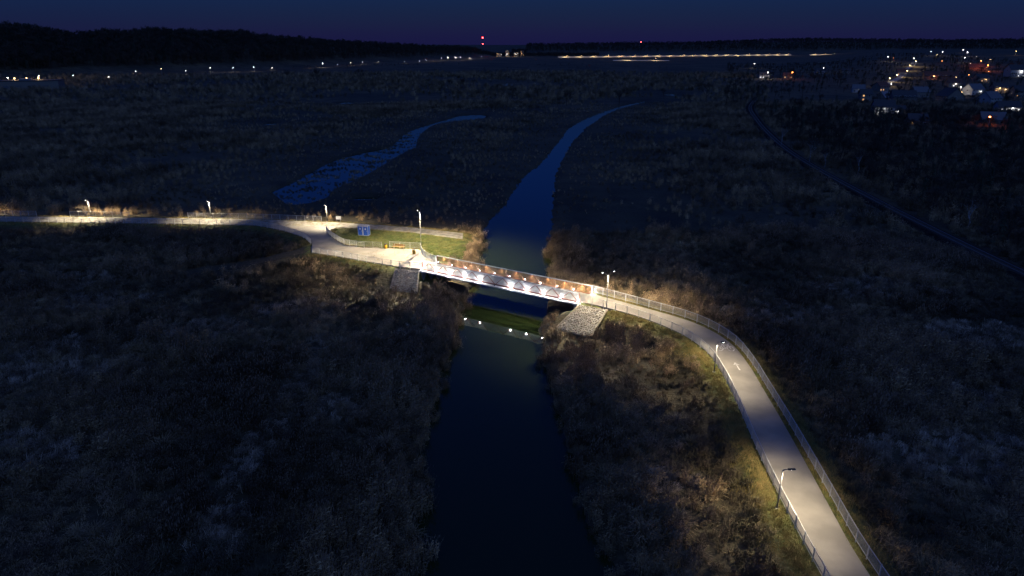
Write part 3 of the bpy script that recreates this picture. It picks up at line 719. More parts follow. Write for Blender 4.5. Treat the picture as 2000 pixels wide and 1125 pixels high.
def tree_parts(seed, H=11, kind='bare'):
    r = random.Random(seed); tr = MB(); cr = MB()
    if kind == 'conifer':
        tr.tube([(0,0,-.3),(0,0,H*.5),(0,0,H)], [.2,.13,.02], 6)
        for k in range(260):
            f = r.random()**.8; z = H*(.12+.86*f); R_ = (1-f)*H*.21+.25; a = r.uniform(0,6.28); d = R_*r.uniform(.35,1.1); s_ = r.uniform(.35,.9)
            p = (math.cos(a)*d, math.sin(a)*d, z-d*.25)
            cr.add([(p[0]-math.sin(a)*s_*.5,p[1]+math.cos(a)*s_*.5,p[2]),(p[0]+math.sin(a)*s_*.5,p[1]-math.cos(a)*s_*.5,p[2]),(p[0]+math.cos(a)*s_,p[1]+math.sin(a)*s_,p[2]-.3)],[(0,1,2)])
        return tr, cr
    tips = []
    def grow_(p, d, l, rad, lev):
        q = p + d*l; m = p + d*l*.5 + Vector((r.gauss(0,.05),r.gauss(0,.05),0))*l
        tr.tube([p, m, q], [rad, rad*.82, rad*.62], 6 if lev < 2 else 4, 0, False)
        if lev >= 3:
            tips.append((q, d, l)); return
        for _ in range(r.choice((2,3,3)) if lev else 5):
            nd = (d + Vector((r.gauss(0,.55),r.gauss(0,.55),r.uniform(-.15,.45)))).normalized()
            st = p.lerp(q, r.uniform(.45,1.0)) if lev == 0 else p.lerp(q, r.uniform(.6,1.0))
            grow_(st, nd, l*r.uniform(.5,.72), rad*.5, lev+1)
        if lev == 0: grow_(q, (d+Vector((r.gauss(0,.2),r.gauss(0,.2),.2))).normalized(), l*.6, rad*.55, 1)
    grow_(Vector((0,0,-.3)), Vector((r.gauss(0,.04),r.gauss(0,.04),1)).normalized(), H*.5, H*.018, 0)
    for q, d, l in tips:
        for _ in range(16):
            e = (d + Vector((r.gauss(0,.7),r.gauss(0,.7),r.gauss(0,.5)))).normalized(); st = q - d*l*r.uniform(0,.9); ln = r.uniform(.5,1.5)*H/11
            t = st + e*ln; sd = e.cross(Vector((r.gauss(0,1),r.gauss(0,1),r.gauss(0,1)))).normalized()*.035*H/11
            cr.add([st-sd, st+sd, t], [(0,1,2)])
            for _k in range(2):
                f = st.lerp(t, r.uniform(.4,1)); e2 = Vector((r.gauss(0,1),r.gauss(0,1),r.gauss(0,.8))).normalized()*.35*H/11
                s2 = e2.cross(Vector((0,0,1)))*.16; cr.add([f-s2, f+s2, f+e2], [(0,1,2)])
    return tr, cr
def joined(tr, cr, ma, mb, name):
    b = MB(); b.add(tr.v, tr.f, 0); b.add(cr.v, cr.f, 1); return b.mesh(name, [ma, mb])

def scatter(name, xyz, scale, sources, tilt=.08, turn=None):
    """one object: plants set on points by geometry nodes"""
    n = len(xyz); me = bpy.data.meshes.new(name); me.vertices.add(n); me.vertices.foreach_set('co', np.asarray(xyz, np.float32).ravel())
    rot = np.stack([rng.normal(0, tilt, n), rng.normal(0, tilt, n), rng.uniform(0, 6.283, n) if turn is None else rng.normal(turn, .55, n)+wob(xyz[:, 0], xyz[:, 1], .12, 3)], 1)
    a = me.attributes.new('rot', 'FLOAT_VECTOR', 'POINT'); a.data.foreach_set('vector', rot.astype(np.float32).ravel())
    a = me.attributes.new('scl', 'FLOAT', 'POINT'); a.data.foreach_set('value', np.asarray(scale, np.float32))
    a = me.attributes.new('pick', 'INT', 'POINT'); a.data.foreach_set('value', rng.integers(0, len(sources), n).astype(np.int32))
    me.update(); o = link(name, me)
    ng = bpy.data.node_groups.new(name, 'GeometryNodeTree'); nd, ln = ng.nodes, ng.links
    ng.interface.new_socket('Geometry', in_out='INPUT', socket_type='NodeSocketGeometry'); ng.interface.new_socket('Geometry', in_out='OUTPUT', socket_type='NodeSocketGeometry')
    gi, go = nd.new('NodeGroupInput'), nd.new('NodeGroupOutput'); ip = nd.new('GeometryNodeInstanceOnPoints'); jn = nd.new('GeometryNodeJoinGeometry')
    for m in sources:
        so = bpy.data.objects.new(m.name, m); oi = nd.new('GeometryNodeObjectInfo'); oi.inputs['Object'].default_value = so; oi.inputs['As Instance'].default_value = True
        ln.new(oi.outputs['Geometry'], jn.inputs[0])
    def att(nm, tp):
        q = nd.new('GeometryNodeInputNamedAttribute'); q.data_type = tp; q.inputs[0].default_value = nm; return q.outputs[0]
    ln.new(gi.outputs[0], ip.inputs['Points']); ln.new(jn.outputs[0], ip.inputs['Instance']); ip.inputs['Pick Instance'].default_value = True
    ln.new(att('pick', 'INT'), ip.inputs['Instance Index']); ln.new(att('scl', 'FLOAT'), ip.inputs['Scale'])
    er = nd.new('FunctionNodeEulerToRotation'); ln.new(att('rot', 'FLOAT_VECTOR'), er.inputs[0]); ln.new(er.outputs[0], ip.inputs['Rotation'])
    ln.new(ip.outputs[0], go.inputs[0])
    md = o.modifiers.new('scatter', 'NODES'); md.node_group = ng
    return tag(o, kind='stuff')

# ------------------------------------------------------------------ where plants grow
def field(y0, y1, dens):
    """random points in the view's ground between two distances"""
    n = int((y1**2-y0**2)*.85*dens); y = np.sqrt(rng.uniform(y0**2, y1**2, n)); x = rng.uniform(-.85, .85, n)*(y+6); return x, y
def info(x, y):
    z = ground_z(x, y); dp, _ = kd_dist(PATH_KD, x, y); db, _ = kd_dist(BANK_KD, x, y); dt, _ = kd_dist(TRACK_KD, x, y)
    wet = np.zeros(len(x), bool)
    for w in WATERS: wet |= inside(w, x, y)
    s, t = to_bridge(x, y)
    br_ = (s > -1.5) & (s < BL+1.5) & (t > -2.6) & (t < BW+2.2)
    st_ = inside([(9.6,98.6),(15,96),(11.8,90.2),(5.4,94.0)], x, y) | inside([(-23.4,117.6),(-15.8,115),(-15.6,109),(-23.8,112)], x, y)
    tl = np.hypot(x+32.3, y-144.7) < 2.5
    rl = np.abs(x-np.interp(y, RL[:,1], RL[:,0])) < 3.8
    return z, dp, db, dt, wet, br_ | st_ | tl | rl | inside(LAWN, x, y)
X1, Y1 = field(36, 150, 2.1); z, dp, db, dt, wet, no = info(X1, Y1)
free = ~wet & ~no & (dt > 2.0)
pat = wob(X1, Y1, .09, 3) + .6*wob(X1, Y1, .31, 5) + rng.normal(0, .25, len(X1))
reeds = free & (dp > 3.3) & ((db < 6) | (pat > .15)) & (db > .1)
tus = free & (dp > 2.1) & ~reeds & (pat > -.75)
tus |= free & (dp > 2.6) & ~reeds & (rng.random(len(X1)) < .6)
wd = free & (dp > 2.6) & ~reeds & ~tus
sc = lambda k, a, b_: rng.uniform(a, b_, k.sum())
RS = [reed_clump(i) for i in range(5)]; TS = [tussock(i) for i in range(4)]; WS = [weed(i) for i in range(5)]; GS = [short_grass(i) for i in range(3)]
hgt = np.clip(.55+.12*dp, 0, 1)
lump = np.clip(.82+.16*wob(X1, Y1, 1.15, 4)+.3*wob(X1, Y1, .16, 9), .4, 1.2)
for cx, cy in ((7.5,91), (-19,110), (9,97)): lump *= 1-.6*np.exp(-((X1-cx)**2+(Y1-cy)**2)/30)
gap = wob(X1, Y1, .95, 11)+.5*wob(X1, Y1, 2.1, 3) < -.85
pale = np.zeros(len(X1), bool)
for cx, cy, r_ in [(-62,83,6),(-48,93,5),(-35,103,4),(45,62,4.5),(52,74,4),(41,100,5),(62,112,6),(-70,106,5),(-22,70,3),(-50,62,3.5),(-14,92,2.5),(-84,116,6),(70,92,5),(14,56,2.2)]:
    pale |= ((X1-cx)/1.7)**2+(Y1-cy)**2 < (r_*(1+.45*wob(X1, Y1, .7, cx)))**2
pale |= (np.abs(X1+26.5+1.6*wob(Y1, Y1, .2, 1)) < 2.0*(1+.6*wob(X1, Y1, .35, 2))) & (Y1 > 45) & (Y1 < 92)
pale &= free & (dp > 4) & (rng.random(len(X1)) < .8)
reeds &= ~pale; tus &= ~pale; wd &= ~pale
reeds &= ~gap; tus &= ~gap; wd &= ~gap
edge = wet & ~no & (db < .2+.9*np.clip(wob(X1, Y1, .8, 1)+.2, 0, 1)) & (Y1 < 150)
z[edge] = -.3; reeds |= edge; lump[db < 3] *= .8
def pts(k): return np.stack([X1[k], Y1[k], z[k]], 1)
scatter('reeds', pts(reeds), sc(reeds, .6, 1.15)*hgt[reeds]*lump[reeds], RS, .08, -.5)
extra = free & (dp > 2.4) & (rng.random(len(X1)) < .10)
scatter('tussock_grass', pts(tus), sc(tus, .6, 1.3)*lump[tus], TS, .08, -.5)
scatter('flattened_grass', pts(pale), sc(pale, .6, 1.1), [tussock(20+i, 'pale_grass') for i in range(3)], .15, -.5)
md_ = free & ~gap & (dp > 2.8) & (rng.random(len(X1)) < .02)
scatter('grass_mounds', pts(md_), sc(md_, .7, 1.7)*np.clip(.45+.12*dp, 0, 1)[md_], [grass_mound(i) for i in range(4)])
scatter('dead_weeds', pts(wd | extra), sc(wd | extra, .55, 1.25)*np.clip(.4+.15*dp, 0, 1)[wd | extra], WS)
X2, Y2 = field(150, 520, .26); z2, dp2, db2, dt2, wet2, no2 = info(X2, Y2)
k = ~wet2 & ~no2 & (dp2 > 6.5) & (wob(X2, Y2, .035, 3)+.6*wob(X2, Y2, .12, 1)+rng.normal(0, .3, len(X2)) > -.5)
scatter('far_reeds', np.stack([X2[k], Y2[k], z2[k]], 1), sc(k, .7, 1.5)*np.clip(.22+db2[k]/80, 0, 1), RS[:3]+TS[:2])
X3, Y3 = field(520, 1150, .03)
k = ground_z(X3, Y3) > .4
db3, _ = kd_dist(BANK_KD, X3, Y3)
k &= (db3 > 28) & (Y3 < 1150-.3*np.abs(X3)) & (X3 < Y3*.3+40) & (wob(X3, Y3, .02, 6)+rng.normal(0, .4, len(X3)) > -.3)
scatter('distant_reeds', np.stack([X3[k], Y3[k], ground_z(X3[k], Y3[k])], 1), sc(k, 1.2, 2.4), RS[:3]+TS[:2])
# weeds standing in the pond
xp = rng.uniform(-72, -14, 34000); yp = rng.uniform(182, 434, 34000); k = inside(PONDP, xp, yp) & (wob(xp, yp, .5, 2)+rng.normal(0, .5, 34000) > .6) & (yp < 345)
scatter('pond_weeds', np.stack([xp[k], yp[k], np.full(k.sum(), -.08)], 1), sc(k, .3, .75), TS)
# short grass on the verges and the lawn
n = 26000
i = rng.integers(0, len(PATH_PTS), n); xv = PATH_PTS[i, 0]+rng.normal(0, 2.0, n); yv = PATH_PTS[i, 1]+rng.normal(0, 2.0, n)
zv, dpv, dbv, dtv, wetv, nov = info(xv, yv)
PAVE_KD, _ = kd_of(P_RIGHT, P_ROAD, P_RAMP); dpave, _ = kd_dist(PAVE_KD, xv, yv)
k = (dpave > .50) & (dpv < 3.2) & ~wetv & (~nov | inside(LAWN, xv, yv)) & (dtv > 1.2)
xl = rng.uniform(-41, -9, 7000); yl = rng.uniform(119, 150, 7000); kl = inside(LAWN, xl, yl); zl, dl, *_r = info(xl, yl); kl &= dl > .7
k &= ~inside(LAWN, xv, yv)
P_ = np.stack([xv[k], yv[k], zv[k]], 1); scatter('verge_grass', P_, rng.uniform(.6, 1.3, len(P_)), GS)
M['lawn_grass'] = mat('lawn_grass', (0.085, 0.125, 0.028), 0.9, var=(0.16, 0.16, 0.045), scale=0.25, rnd=0.35)
P_ = np.stack([xl[kl], yl[kl], zl[kl]], 1); scatter('lawn_grass', P_, rng.uniform(.4, .9, len(P_)), [short_grass(9+i, 'lawn_grass') for i in range(3)])

# ------------------------------------------------------------------ trees
TREES = {}
for nm, seed, H_, kd_, bark in (('bare_tree', 11, 11, 'bare', 'bark'), ('bare_tree', 12, 13, 'bare', 'bark'), ('bare_tree', 13, 9, 'bare', 'bark'), ('birch', 14, 11, 'bare', 'birch'), ('conifer', 15, 12, 'conifer', 'bark'), ('bush', 16, 5, 'bare', 'bark')):
    tr, cr = tree_parts(seed, H_, kd_)
    TREES[seed] = (nm, tr.mesh('trunk', M[bark]), cr.mesh('crown', M['conifer' if kd_ == 'conifer' else 'twig']), joined(tr, cr, M['bark'], M['conifer' if kd_ == 'conifer' else 'twig'], 'forest_tree'))
def tree(seed, x, y, label, group=None, s=1.0, cat='tree', zz=None):
    nm, a, b_, _ = TREES[seed]
    t = thing({'birch': 'birch_tree', 'conifer': 'conifer_tree', 'bush': 'bush', 'bare_tree': 'bare_tree'}[nm], label, cat, (x, y, zat(x, y) if zz is None else zz), random.uniform(0, 6.28), group); t.scale = (s, s, s*random.uniform(.9, 1.1))
    link('trunk', a, t); link('crown', b_, t); return t
tree(16, -105.2, 164.8, 'round leafless bush lit yellow beside the left road lamp', None, .95, 'bush')
for (x, y), lb in zip([(113.6,291.8),(107.5,248),(108.8,238),(114.2,225.1),(104.5,152.4)],
    ['pale birch trunk farthest along the railway bend','pale birch standing close behind the railway past the bend','pale leaning birch next to the railway, second from the bend','pale birch among the dark gardens behind the railway','pale birch close to the railway near the right edge']):
    tree(14, x, y, lb, 'birches by the railway', random.uniform(.7, 1.05))
rr = random.Random(5)
for x, y in [(112.8,277.1),(106.2,203.5),(106.6,165),(123.3,235),(128.7,270.2),(114.9,199.6),(112.1,179.1),(103.3,139.6),(122.2,162.1),(149.7,235),(151.3,216),(148.6,336.3),(168,410.2),(179.3,382.3),(118,250),(135,215),(128,190),(140,260),(160,290),(134,300),(110,125),(125,140),(146,180),(160,200),(175,240),(190,300),(150,370),(205,420),(175,330),(168,265)]:
    tree(rr.choice((11,12,13)), x+rr.uniform(-2,2), y, 'leafless tree in the dark wood between railway and houses', 'dark trees between railway and houses', rr.uniform(.6,1.05))
for x, y in [(-138,767),(-118,821),(-58.7,677),(-40,738),(-48,700),(31.9,487.8),(38,492),(0,523),(144,523),(152,500),(167,523),(160,510),(156,719),(106,821),(76,500),(20,548),(-197,719),(-266,523),(-279,479),(-285,719),(-259,821),(-90,760),(-170,800),(60,640),(200,640),(120,560),(230,560),(-220,640),(-120,600),(250,700),(185,545),(130,515)]:
    tree(rr.choice((11,12,13,16)), x, y, 'dark leafless tree standing out in the marsh meadows', 'scattered meadow trees', rr.uniform(.75,1.25))
# forest on the hills: too many to count
n = 30000; q = rng.uniform(-.85, -.02, n); d = rng.uniform(0, 620, n); rdist = (np.interp(q, HQ, HR)-340+d*.8)/np.sqrt(1+q*q); xf = q*rdist; yf = rdist; hz = hill(xf, yf)
k = hz > 9; k &= rng.random(n) < .32
zf = ground_z(xf[k], yf[k]); P1 = np.stack([xf[k], yf[k], zf-.5], 1)
n = 7000; q = rng.uniform(.0, .85, n); yf = rng.uniform(3500, 4300, n); xf = q*yf; P2 = np.stack([xf, yf, ground_z(xf, yf)-1], 1)
n = 2500; q = rng.uniform(-.05, .12, n); yf = rng.uniform(2650, 3100, n); xf = q*yf; P3 = np.stack([xf, yf, ground_z(xf, yf)-1], 1)
P_ = np.concatenate([P1, P2, P3]); s_ = np.concatenate([rng.uniform(.8, 1.7, len(P1)), rng.uniform(1.0, 1.8, len(P2)), rng.uniform(.5, 1.1, len(P3))])
scatter('forest', P_, s_, [TREES[11][3], TREES[12][3], TREES[15][3]])
# gardens and hedges round the village
xg = rng.uniform(150, 900, 5200); yg = rng.uniform(250, 1500, 5200); k = (xg/yg > .30) & (xg/yg < .80) & (wob(xg, yg, .03, 2) > -.35)
k &= ~((np.abs(xg-(386+(yg-730)*.64)) < 9) & (yg > 560))
scatter('garden_shrubs', np.stack([xg[k], yg[k], ground_z(xg[k], yg[k])], 1), rng.uniform(.25, .75, k.sum()), [TREES[11][3], TREES[13][3], TREES[15][3]])
xw = rng.uniform(98, 330, 3600); yw = rng.uniform(90, 420, 3600); k = (xw > np.interp(yw, RL[:,1], RL[:,0])+7) & (xw/yw < .95)
scatter('railside_wood', np.stack([xw[k], yw[k], ground_z(xw[k], yw[k])], 1), rng.uniform(.25, .7, k.sum()), [TREES[11][3], TREES[13][3], TREES[15][3], TREES[16][3]])
xm = rng.uniform(-520, 330, 4200); ym = rng.uniform(520, 1700, 4200); k = (wob(xm, ym, .016, 7)+.5*wob(xm, ym, .05, 2) > .45) & (np.abs(xm/ym) < .8)
k &= ground_z(xm, ym) > .4
scatter('meadow_scrub', np.stack([xm[k], ym[k], ground_z(xm[k], ym[k])], 1), rng.uniform(.2, .6, k.sum()), [TREES[13][3], TREES[16][3]])

# ------------------------------------------------------------------ far lamps
FARPOLE = MB().tube([(0,0,0),(0,0,8)], [.09,.06], 6).bar((0,0,8),(.9,0,8.15),.06,.06).mesh('pole', M['galv'])
FARHEAD = MB().box(.6,1.3,-.16,.16,8.08,8.2).mesh('lamp_head', M['dark_steel'])
def bulb(name, r, m): return MB().ball((.95,0,7.98), r, 1.1, 1, .8).mesh(name, M[m])
BULB = {'w': bulb('lens', .34, 'far_white'), 'y': bulb('lens', .34, 'far_warm'), 'o': bulb('lens', .42, 'far_orange')}
COLS = {'w': (1,.88,.72), 'y': (1,.70,.30), 'o': (1,.22,.04)}
FAR_POWER = 1.0
def far_lamp(label, x, y, z=None, k='w', group=None, power=1.0, s=1.0, rz=0.0, light=True):
    t = thing('street_lamp', label, 'street lamp', (x, y, zat(x, y) if z is None else z), rz, group); t.scale = (s, s, s)
    link('pole', FARPOLE, t); h = link('lamp_head', FARHEAD, t); link('lens', BULB[k], h)
    if light:
        o = lamp_light('lamp_glow', COLS[k], 2200*power*FAR_POWER, h, (.95,0,7.5), False, .3)
VAL = [(-537,760),(-548,828),(-537,874),(-485,858),(-518,984),(-514,1050),(-468,1027),(-474,1125),(-438,1125),(-415,1153),(-405,1212),(-373,1313),(-355,1351),(-349,1433),(-332,1478),(-327,1576),(-327,1751),(-252,1688),(-226,1751),(-211,1765),(-208,1890),(-193,1968),(-175,1975),(-156,1980),(-141,1985),(-125,2146),(-96,2248)]
dim = {3, 10, 11, 13, 16, 17, 18, 19}
for i, (x, y) in enumerate(VAL):
    far_lamp('%s distant lamp counted from the warehouse along the valley road' % ORD[i], x, y, None, 'y' if i in (5, 11, 14, 20) else 'w', 'lamps of the valley road', .35 if i in dim else random.uniform(.5, 1.3), .5 if i in dim else random.uniform(.6, 1.0), rng.uniform(0, 6.28))
vr = smooth_line([(-540,650,1.0),(-553,760,1.0),(-556,828,1.0),(-548,900,1.0),(-530,984,1.0),(-512,1050,1.0),(-478,1110,1.0),(-420,1160,1.0),(-412,1212,1.0),(-372,1330,1.0),(-340,1478,1.0),(-330,1600,1.0)], 12)
sheet('valley_road', np.stack([offs(vr, 3.5), vr, offs(vr, -3.5)], 1), M['asphalt'], .35)
VIL = [(386,730,.8,'y',1.6,'yellow street lamp at the near end of the village lane'),(440,815,.8,'y',1.6,'yellow street lamp halfway up the village lane'),(509,924,1.5,'y',2.2,'yellow street lamp on the village lane beside lit hedges'),
       (585,1057,4.7,'y',2.6,'yellow street lamp high on the village lane'),(645,1147,8.4,'y',4.0,'brightest yellow lamp at the top of the village lane'),
       (683,1224,11.7,'w',1,'white lamp just above the bright end of the lane'),(751,1153,9.1,'o',5.0,'glowing orange lamp above the village roofs'),(690,1040,6.2,'o',3.0,'dimmer red-orange lamp over a low roof left of the orange one'),
       (778,1238,12.2,'w',1,'white lamp above the red-orange roof'),(665,1275,13.3,'w',1,'white lamp left of the lane on the skyline of gardens'),(459,1058,2.5,'w',1,'lone white lamp in the dark fields left of the lane'),
       (866,1492,19.8,'w',1,'left one of the white lamp pair on the village hill'),(889,1492,19.8,'w',1,'right one of the white lamp pair on the village hill'),
       (1203,1925,20.8,'w',1,'highest white lamp on the hill at the right'),(920,1459,19.1,'w',1,'white lamp under the highest one on the hill'),(1071,1534,20.4,'y',1,'warm lamp on the hill at the right edge'),
       (381,603,.8,'w',.5,'white yard lamp in the middle of the dark roofs'),(442,1308,4.8,'w',1,'white lamp under the long lit wall'),(319,890,.8,'w',1.5,'bright bluish lamp alone in the fields'),(348,890,.8,'o',1.0,'orange lamp right beside the bright field lamp'),(235,344,.8,'o',.3,'small orange lamp in the dark garden near the right edge')]
for i in range(16):
    yy = 520+i*62+rr.uniform(-20, 20); far_lamp('small faint light among the dark village gardens', yy*rr.uniform(.5, .69), yy, None, rr.choice('wyyo'), 'small village lights', .12, .5, rr.uniform(0, 6))
for x, y, z_, k_, p, lb in VIL: far_lamp(lb, x, y, None, k_, 'village lamps', p, .85 if y < 700 else 1.0, rng.uniform(0, 6.28))
vl = smooth_line([(300,560,.9),(383,735,.9),(437,820,.9),(506,930,1.6),(580,1060,4.9),(640,1150,8.6),(700,1250,12.5)], 12); vl[:, 2] = ground_z(vl[:, 0], vl[:, 1])+.3
sheet('village_lane', np.stack([offs(vl, 3.5), vl, offs(vl, -3.5)], 1), M['concrete'], 0)
# the long lit wall across the valley
def lit_wall(label, a, b_, h, nl, ordl):
    a, b_ = Vector((*a, 0)), Vector((*b_, 0)); d = b_-a; L_ = d.length; rz = math.atan2(d.y, d.x)
    t = thing('roadside_wall', label, 'wall', (a.x, a.y, zat(a.x, a.y)), rz)
    ns = int(L_/40)
    for i in range(ns): MB().box(i*L_/ns, (i+1)*L_/ns-.6, -.3, .3, -2, h-(i % 3)*.25).obj('wall_panel', M['pale_concrete'], t)
    MB().box(0, L_, -14, -.3, -2, .4).obj('verge', M['concrete'], t)
    u = d.normalized(); nr = Vector((u.y, -u.x, 0))
    for i in range(nl):
        p = a + u*L_*(i+.5)/nl + nr*11
        far_lamp('%s lamp from the left in front of %s' % (ORD[i], ordl), p.x, p.y, zat(a.x, a.y), 'y', 'lamps in front of ' + ordl, 4.0, .8, math.atan2(-nr.y, -nr.x))
lit_wall('long pale wall lit yellow across the far valley', (151,2363), (1141,2949), 4.5, 20, 'the long lit wall')
lit_wall('short lit wall continuing right of a gap in the far valley', (1216,2949), (1345,2985), 4.0, 3, 'the short lit wall')
lit_wall('lower dim wall below the long lit wall', (271,1930), (421,1925), 2.2, 2, 'the lower dim wall')
# mast, town, beacon
def mast(label, x, y, h, zs):
    g = zat(x, y); t = thing('radio_mast', label, 'mast', (x, y, g)); b = MB()
    for k in range(3):
        a = 2*PI*k/3; b.bar((2.2*math.cos(a),2.2*math.sin(a),0),(.4*math.cos(a),.4*math.sin(a),h),.25,.25)
    b.obj('leg_frame', M['dark_steel'], t); b = MB()
    for i in range(14):
        f = i/14; r_ = 2.2-1.8*f
        for k in range(3):
            a, c = 2*PI*k/3, 2*PI*(k+1)/3; b.bar((r_*math.cos(a),r_*math.sin(a),h*f),((r_-.13)*math.cos(c),(r_-.13)*math.sin(c),h*(f+1/14)),.12,.12)
    b.obj('bracing', M['dark_steel'], t)
    for z_, r_, m in zs: MB().ball((0,0,z_), r_).obj('beacon', M[m], t)
g = zat(-100, 2480)
mast('lattice mast with red beacons rising over the end of the wooded hill', -100, 2480, 66-g, [(64-g, 2.0, 'far_red'), (44-g, 1.5, 'far_red')])
mast('far mast with one red beacon above the long lit wall', 560, 3150, 52, [(52, 1.7, 'far_red')])
WALL_DARK = mat('dark_plaster', (.13,.12,.11), .9)
def block(label, x, y, w, h, lit):
    t = thing('town_block', label, 'building', (x, y, zat(x, y))); MB().box(-w/2,w/2,-6,6,-2,h).obj('wall', WALL_DARK, t)
    MB().box(-w/2-.3,w/2+.3,-6.3,6.3,h,h+.8).obj('roof', M['dark_steel'], t)
    for i in range(int(w//3)):
        for j in range(int(h//3)):
            if rr.random() < lit: MB().box(-w/2+1+i*3,-w/2+2.6+i*3,-6.08,-6,j*3+1,j*3+2.6).obj('window', M['win_warm' if rr.random() < .7 else 'win_white'], t)
for x, y, w, h, l_, lb in [(-17,2600,12,22,.28,'brightest lit tower block of the distant town'),(15,2620,16,15,.25,'wide lit block of the distant town by the tower'),(38,2680,12,20,.25,'lit block at the right of the distant town'),(-46,2580,18,12,.2,'low half-lit block left of the distant town')]:
    block(lb, x, y, w, h, l_)
for i, (x, y, s_) in enumerate([(-17,2580,1.6),(-4,2560,1.5),(14,2570,1.5),(32,2600,1.6),(-45,2560,1.2)]):
    far_lamp('%s bright town lamp from the left, right of the red mast' % ORD[i], x, y, None, 'y' if i % 2 else 'w', 'town lamps', 1.5, s_*.75, 1.5)

# ------------------------------------------------------------------ houses
WALLS = [mat('plaster_a', (.34,.32,.28), .85), mat('plaster_b', (.26,.22,.18), .85), mat('plaster_c', (.42,.42,.42), .85), mat('brick_wall', (.26,.13,.09), .85)]
ROOFS = [mat('roof_tile', (.16,.07,.05), .8), mat('roof_dark', (.06,.06,.065), .7), mat('roof_grey', (.16,.16,.17), .7)]
def house(label, x, y, w, d, h, rz, wi, ri, lit=(), z=None, lamp=None, cat='house'):
    t = thing('house', label, cat, (x, y, zat(x, y)-.1 if z is None else z), rz, 'village houses'); rh = d*.42
    MB().add([(-w/2,-d/2,-.5),(w/2,-d/2,-.5),(w/2,d/2,-.5),(-w/2,d/2,-.5),(-w/2,-d/2,h),(w/2,-d/2,h),(w/2,d/2,h),(-w/2,d/2,h),(-w/2,0,h+rh),(w/2,0,h+rh)],
             [(0,1,5,4),(2,3,7,6),(1,2,6,9,5),(3,0,4,8,7),(0,3,2,1)]).obj('wall', WALLS[wi], t)
    b = MB(); e = .5; k = rh/(d/2)
    for sy in (-1, 1):
        b.add([(-w/2-e,sy*(d/2+e),h-e*k+.05),(w/2+e,sy*(d/2+e),h-e*k+.05),(w/2+e,0,h+rh+.05),(-w/2-e,0,h+rh+.05),(-w/2-e,sy*(d/2+e),h-e*k+.25),(w/2+e,sy*(d/2+e),h-e*k+.25),(w/2+e,0,h+rh+.27),(-w/2-e,0,h+rh+.27)],
              [(0,3,2,1),(4,5,6,7),(0,1,5,4),(1,2,6,5),(2,3,7,6),(3,0,4,7)])
    rf = b.obj('roof', ROOFS[ri], t)
    MB().box(w*.18,w*.18+.7,-.35,.35,h+rh*.5,h+rh+1.0).obj('chimney', WALLS[3], rf)
    MB().box(-.5,.5,-d/2-.06,-d/2+.02,0,2.1).obj('door', ROOFS[1], t)
    n = 0
    for fl in range(1 if h < 4 else 2):
        for i in range(max(2, int(w//3))):
            cx = -w/2+(i+.5)*w/max(2, int(w//3))
            if fl == 0 and abs(cx) < .9: continue
            z0 = .9+fl*2.8
            wn_ = MB().box(cx-.65,cx+.65,-d/2-.05,-d/2+.02,z0,z0+1.3).obj('window', M['white'], t)
            MB().box(cx-.55,cx+.55,-d/2-.07,-d/2-.05,z0+.1,z0+1.2).obj('pane', M[lit[n]] if n < len(lit) and lit[n] else M['win_dark'], wn_); n += 1
    for sx in (-1, 1):
        wn_ = MB().box(sx*w/2-.03,sx*w/2+.05*sx+.03,-.6,.6,h-1.6,h-.3).obj('window', M['white'], t)
        MB().box(min(sx*(w/2+.04),sx*(w/2+.1)),max(sx*(w/2+.04),sx*(w/2+.1)),-.5,.5,h-1.5,h-.4).obj('pane', M['win_dark'], wn_)
    if lamp:
        lx, lz, col, e_ = lamp
        f = MB().bar((lx,-d/2,lz+.1),(lx,-d/2-.5,lz+.1),.06,.06).box(lx-.2,lx+.2,-d/2-.75,-d/2-.35,lz+.05,lz+.15).obj('wall_lamp', M['dark_steel'], t)
        MB().ball((lx,-d/2-.55,lz-.05), .14).obj('lens', M['far_white' if col[2] > .5 else 'far_warm'], f)
        lamp_light('lamp_glow', col, e_*.55, f, (lx, -d/2-.9, lz-.25), False, .15)
    return t
WH = (.92,.95,1.0); YL = (1,.66,.3)
V = 'win_warm'; U = 'win_white'
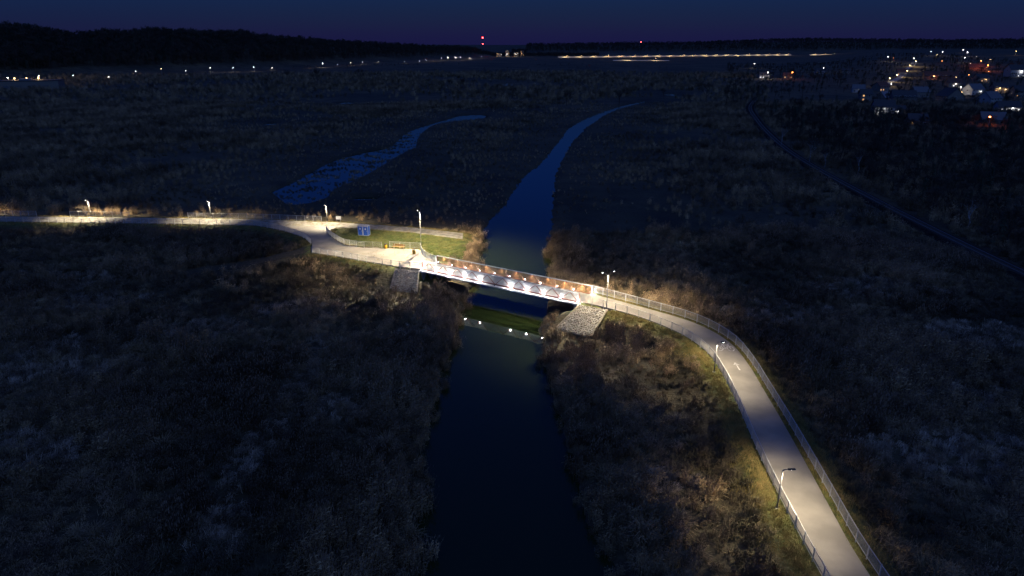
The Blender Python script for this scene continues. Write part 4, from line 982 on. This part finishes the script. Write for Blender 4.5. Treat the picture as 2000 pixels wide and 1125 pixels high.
HS = [('house with a brilliant white floodlit front at the village edge',222.8,422.5,11,9,5.4,.25,2,1,(U,None,None,U),(-2,3.6,WH,900)),
('white-lit garage standing right of the floodlit house',235.5,428,6,6,3.0,.25,2,1,(U,),(-1,2.6,WH,500)),
('wide house with a dark roof behind the floodlit house',289,523,16,10,4.2,.3,1,1,(),None),
('large dark house showing its steep gable in mid-village',322,520,13,13,5.0,-1.0,1,1,(),None),
('dark house left of the big steep gable',331,576,12,9,4.5,.6,1,2,(),None),
('low house with a brightly lit white veranda at the right edge',316,449,13,8,3.2,.35,2,1,(U,U,U,U),(1,2.7,WH,900)),
('tall pale house with a single white window on the hill',650,926,18,14,9.0,.5,2,1,(None,None,None,U,None,U),(4,7.2,WH,1500)),
('long barn with a roof tinted red by lamps',526,877,36,12,4.0,.15,3,0,(),(-8,4.0,(1,.45,.25),1500)),
('small pale house left of the yellow lane',312,640,10,8,3.4,.2,2,2,(),(2,3.0,WH,90)),
('lone pale house with a lamp in the fields',454,1056,12,9,4.2,.3,2,1,(V,),None),
('white building glaring by the bright field lamp',322,912,12,8,4.2,.3,2,1,(U,U),None),
('small house glowing beside the orange field lamp',352,912,11,8,3.6,.3,1,0,(V,V),None),
('narrow house with two warm windows one above the other',266,533,8,8,5.4,.3,1,1,(V,None,V),None),
('house with a bluish roof right of the steep gable',394,606,13,10,5.0,.8,2,2,(),(2,3.2,WH,120)),
('house with a warm lit porch behind the bluish roof',439,640,12,9,4.4,.4,1,1,(V,),(3,3,YL,260)),
('low house under the red-orange lamp with a glowing roof',686,1060,24,12,4.0,.4,3,0,(),None),
('house below the tall pale house, with a lit yard',540,821,14,10,4.6,.5,1,1,(None,V),(2,3.2,YL,300)),
('cottage with one pale lit window in the dark garden',214,370,9,7,3.2,.3,1,1,(V,),None),
('dark purple-grey house in front of the lit veranda',338,500,12,10,5.0,.9,2,2,(),None),
('house with a lamp over its yard in mid-village',446,719,13,9,4.4,.4,1,0,(None,U),(0,3.4,WH,160)),
('house at the foot of the yellow lane',340,655,12,9,4.2,.9,1,0,(V,V),None),
('dark house cut by the right edge of the picture',413,576,12,10,5.0,.4,1,1,(V,),None),
('small dark house in the fields left of the lane',484,1040,11,8,3.6,.3,0,1,(),None),
('house lit yellow at the top side of the lane',528,970,12,9,4.4,.3,0,0,(V,),None),
('dark bungalow nearest the right edge among trees',255,372,11,8,3.2,.2,1,2,(),None)]
for lb, x, y, w, d, h, rz, wi, ri, lit, lamp in HS: house(lb, x, y, w, d, h, rz-.5, wi, ri, lit, None, lamp)
# warehouse at the left edge
wt = thing('warehouse', 'flat-roofed warehouse with warm lamps at the left edge of the valley', 'warehouse', (-463, 684, .7), R(20))
MB().box(-26,26,-12,12,-.5,8).obj('wall', WALLS[1], wt)
rf = MB().box(-26.4,26.4,-12.4,12.4,8,8.6).obj('roof', ROOFS[1], wt)
MB().box(-8,2,-3,3,8.6,10.2).obj('roof_hall', WALLS[0], rf)
for k in range(4): MB().box(-20+k*11,-15.5+k*11,-12.15,-11.95,0,4.2).obj('gate', ROOFS[2], wt)
for k in range(3):
    f = MB().box(-16+k*10,-15.2+k*10,13.5,14.1,9.2,9.5).bar((-15.6+k*10,12.4,8.5),(-15.6+k*10,13.8,9.3),.1,.1).obj('roof_lamp', M['dark_steel'], wt)
    MB().ball((-15.6+k*10,13.8,9.7), .42).obj('lens', M['far_warm'], f)
    lamp_light('lamp_glow', YL, 2200, f, (-15.6+k*10, 14, 11.2), False, .3)
f = MB().bar((-26,-8,6),(-27.5,-8,6.5),.1,.1).obj('wall_lamp', M['dark_steel'], wt); MB().ball((-27.6,-8,6.2), .4).obj('lens', M['far_white'], f); lamp_light('lamp_glow', WH, 2500, f, (-28.4,-8.4,5.8), False, .2)
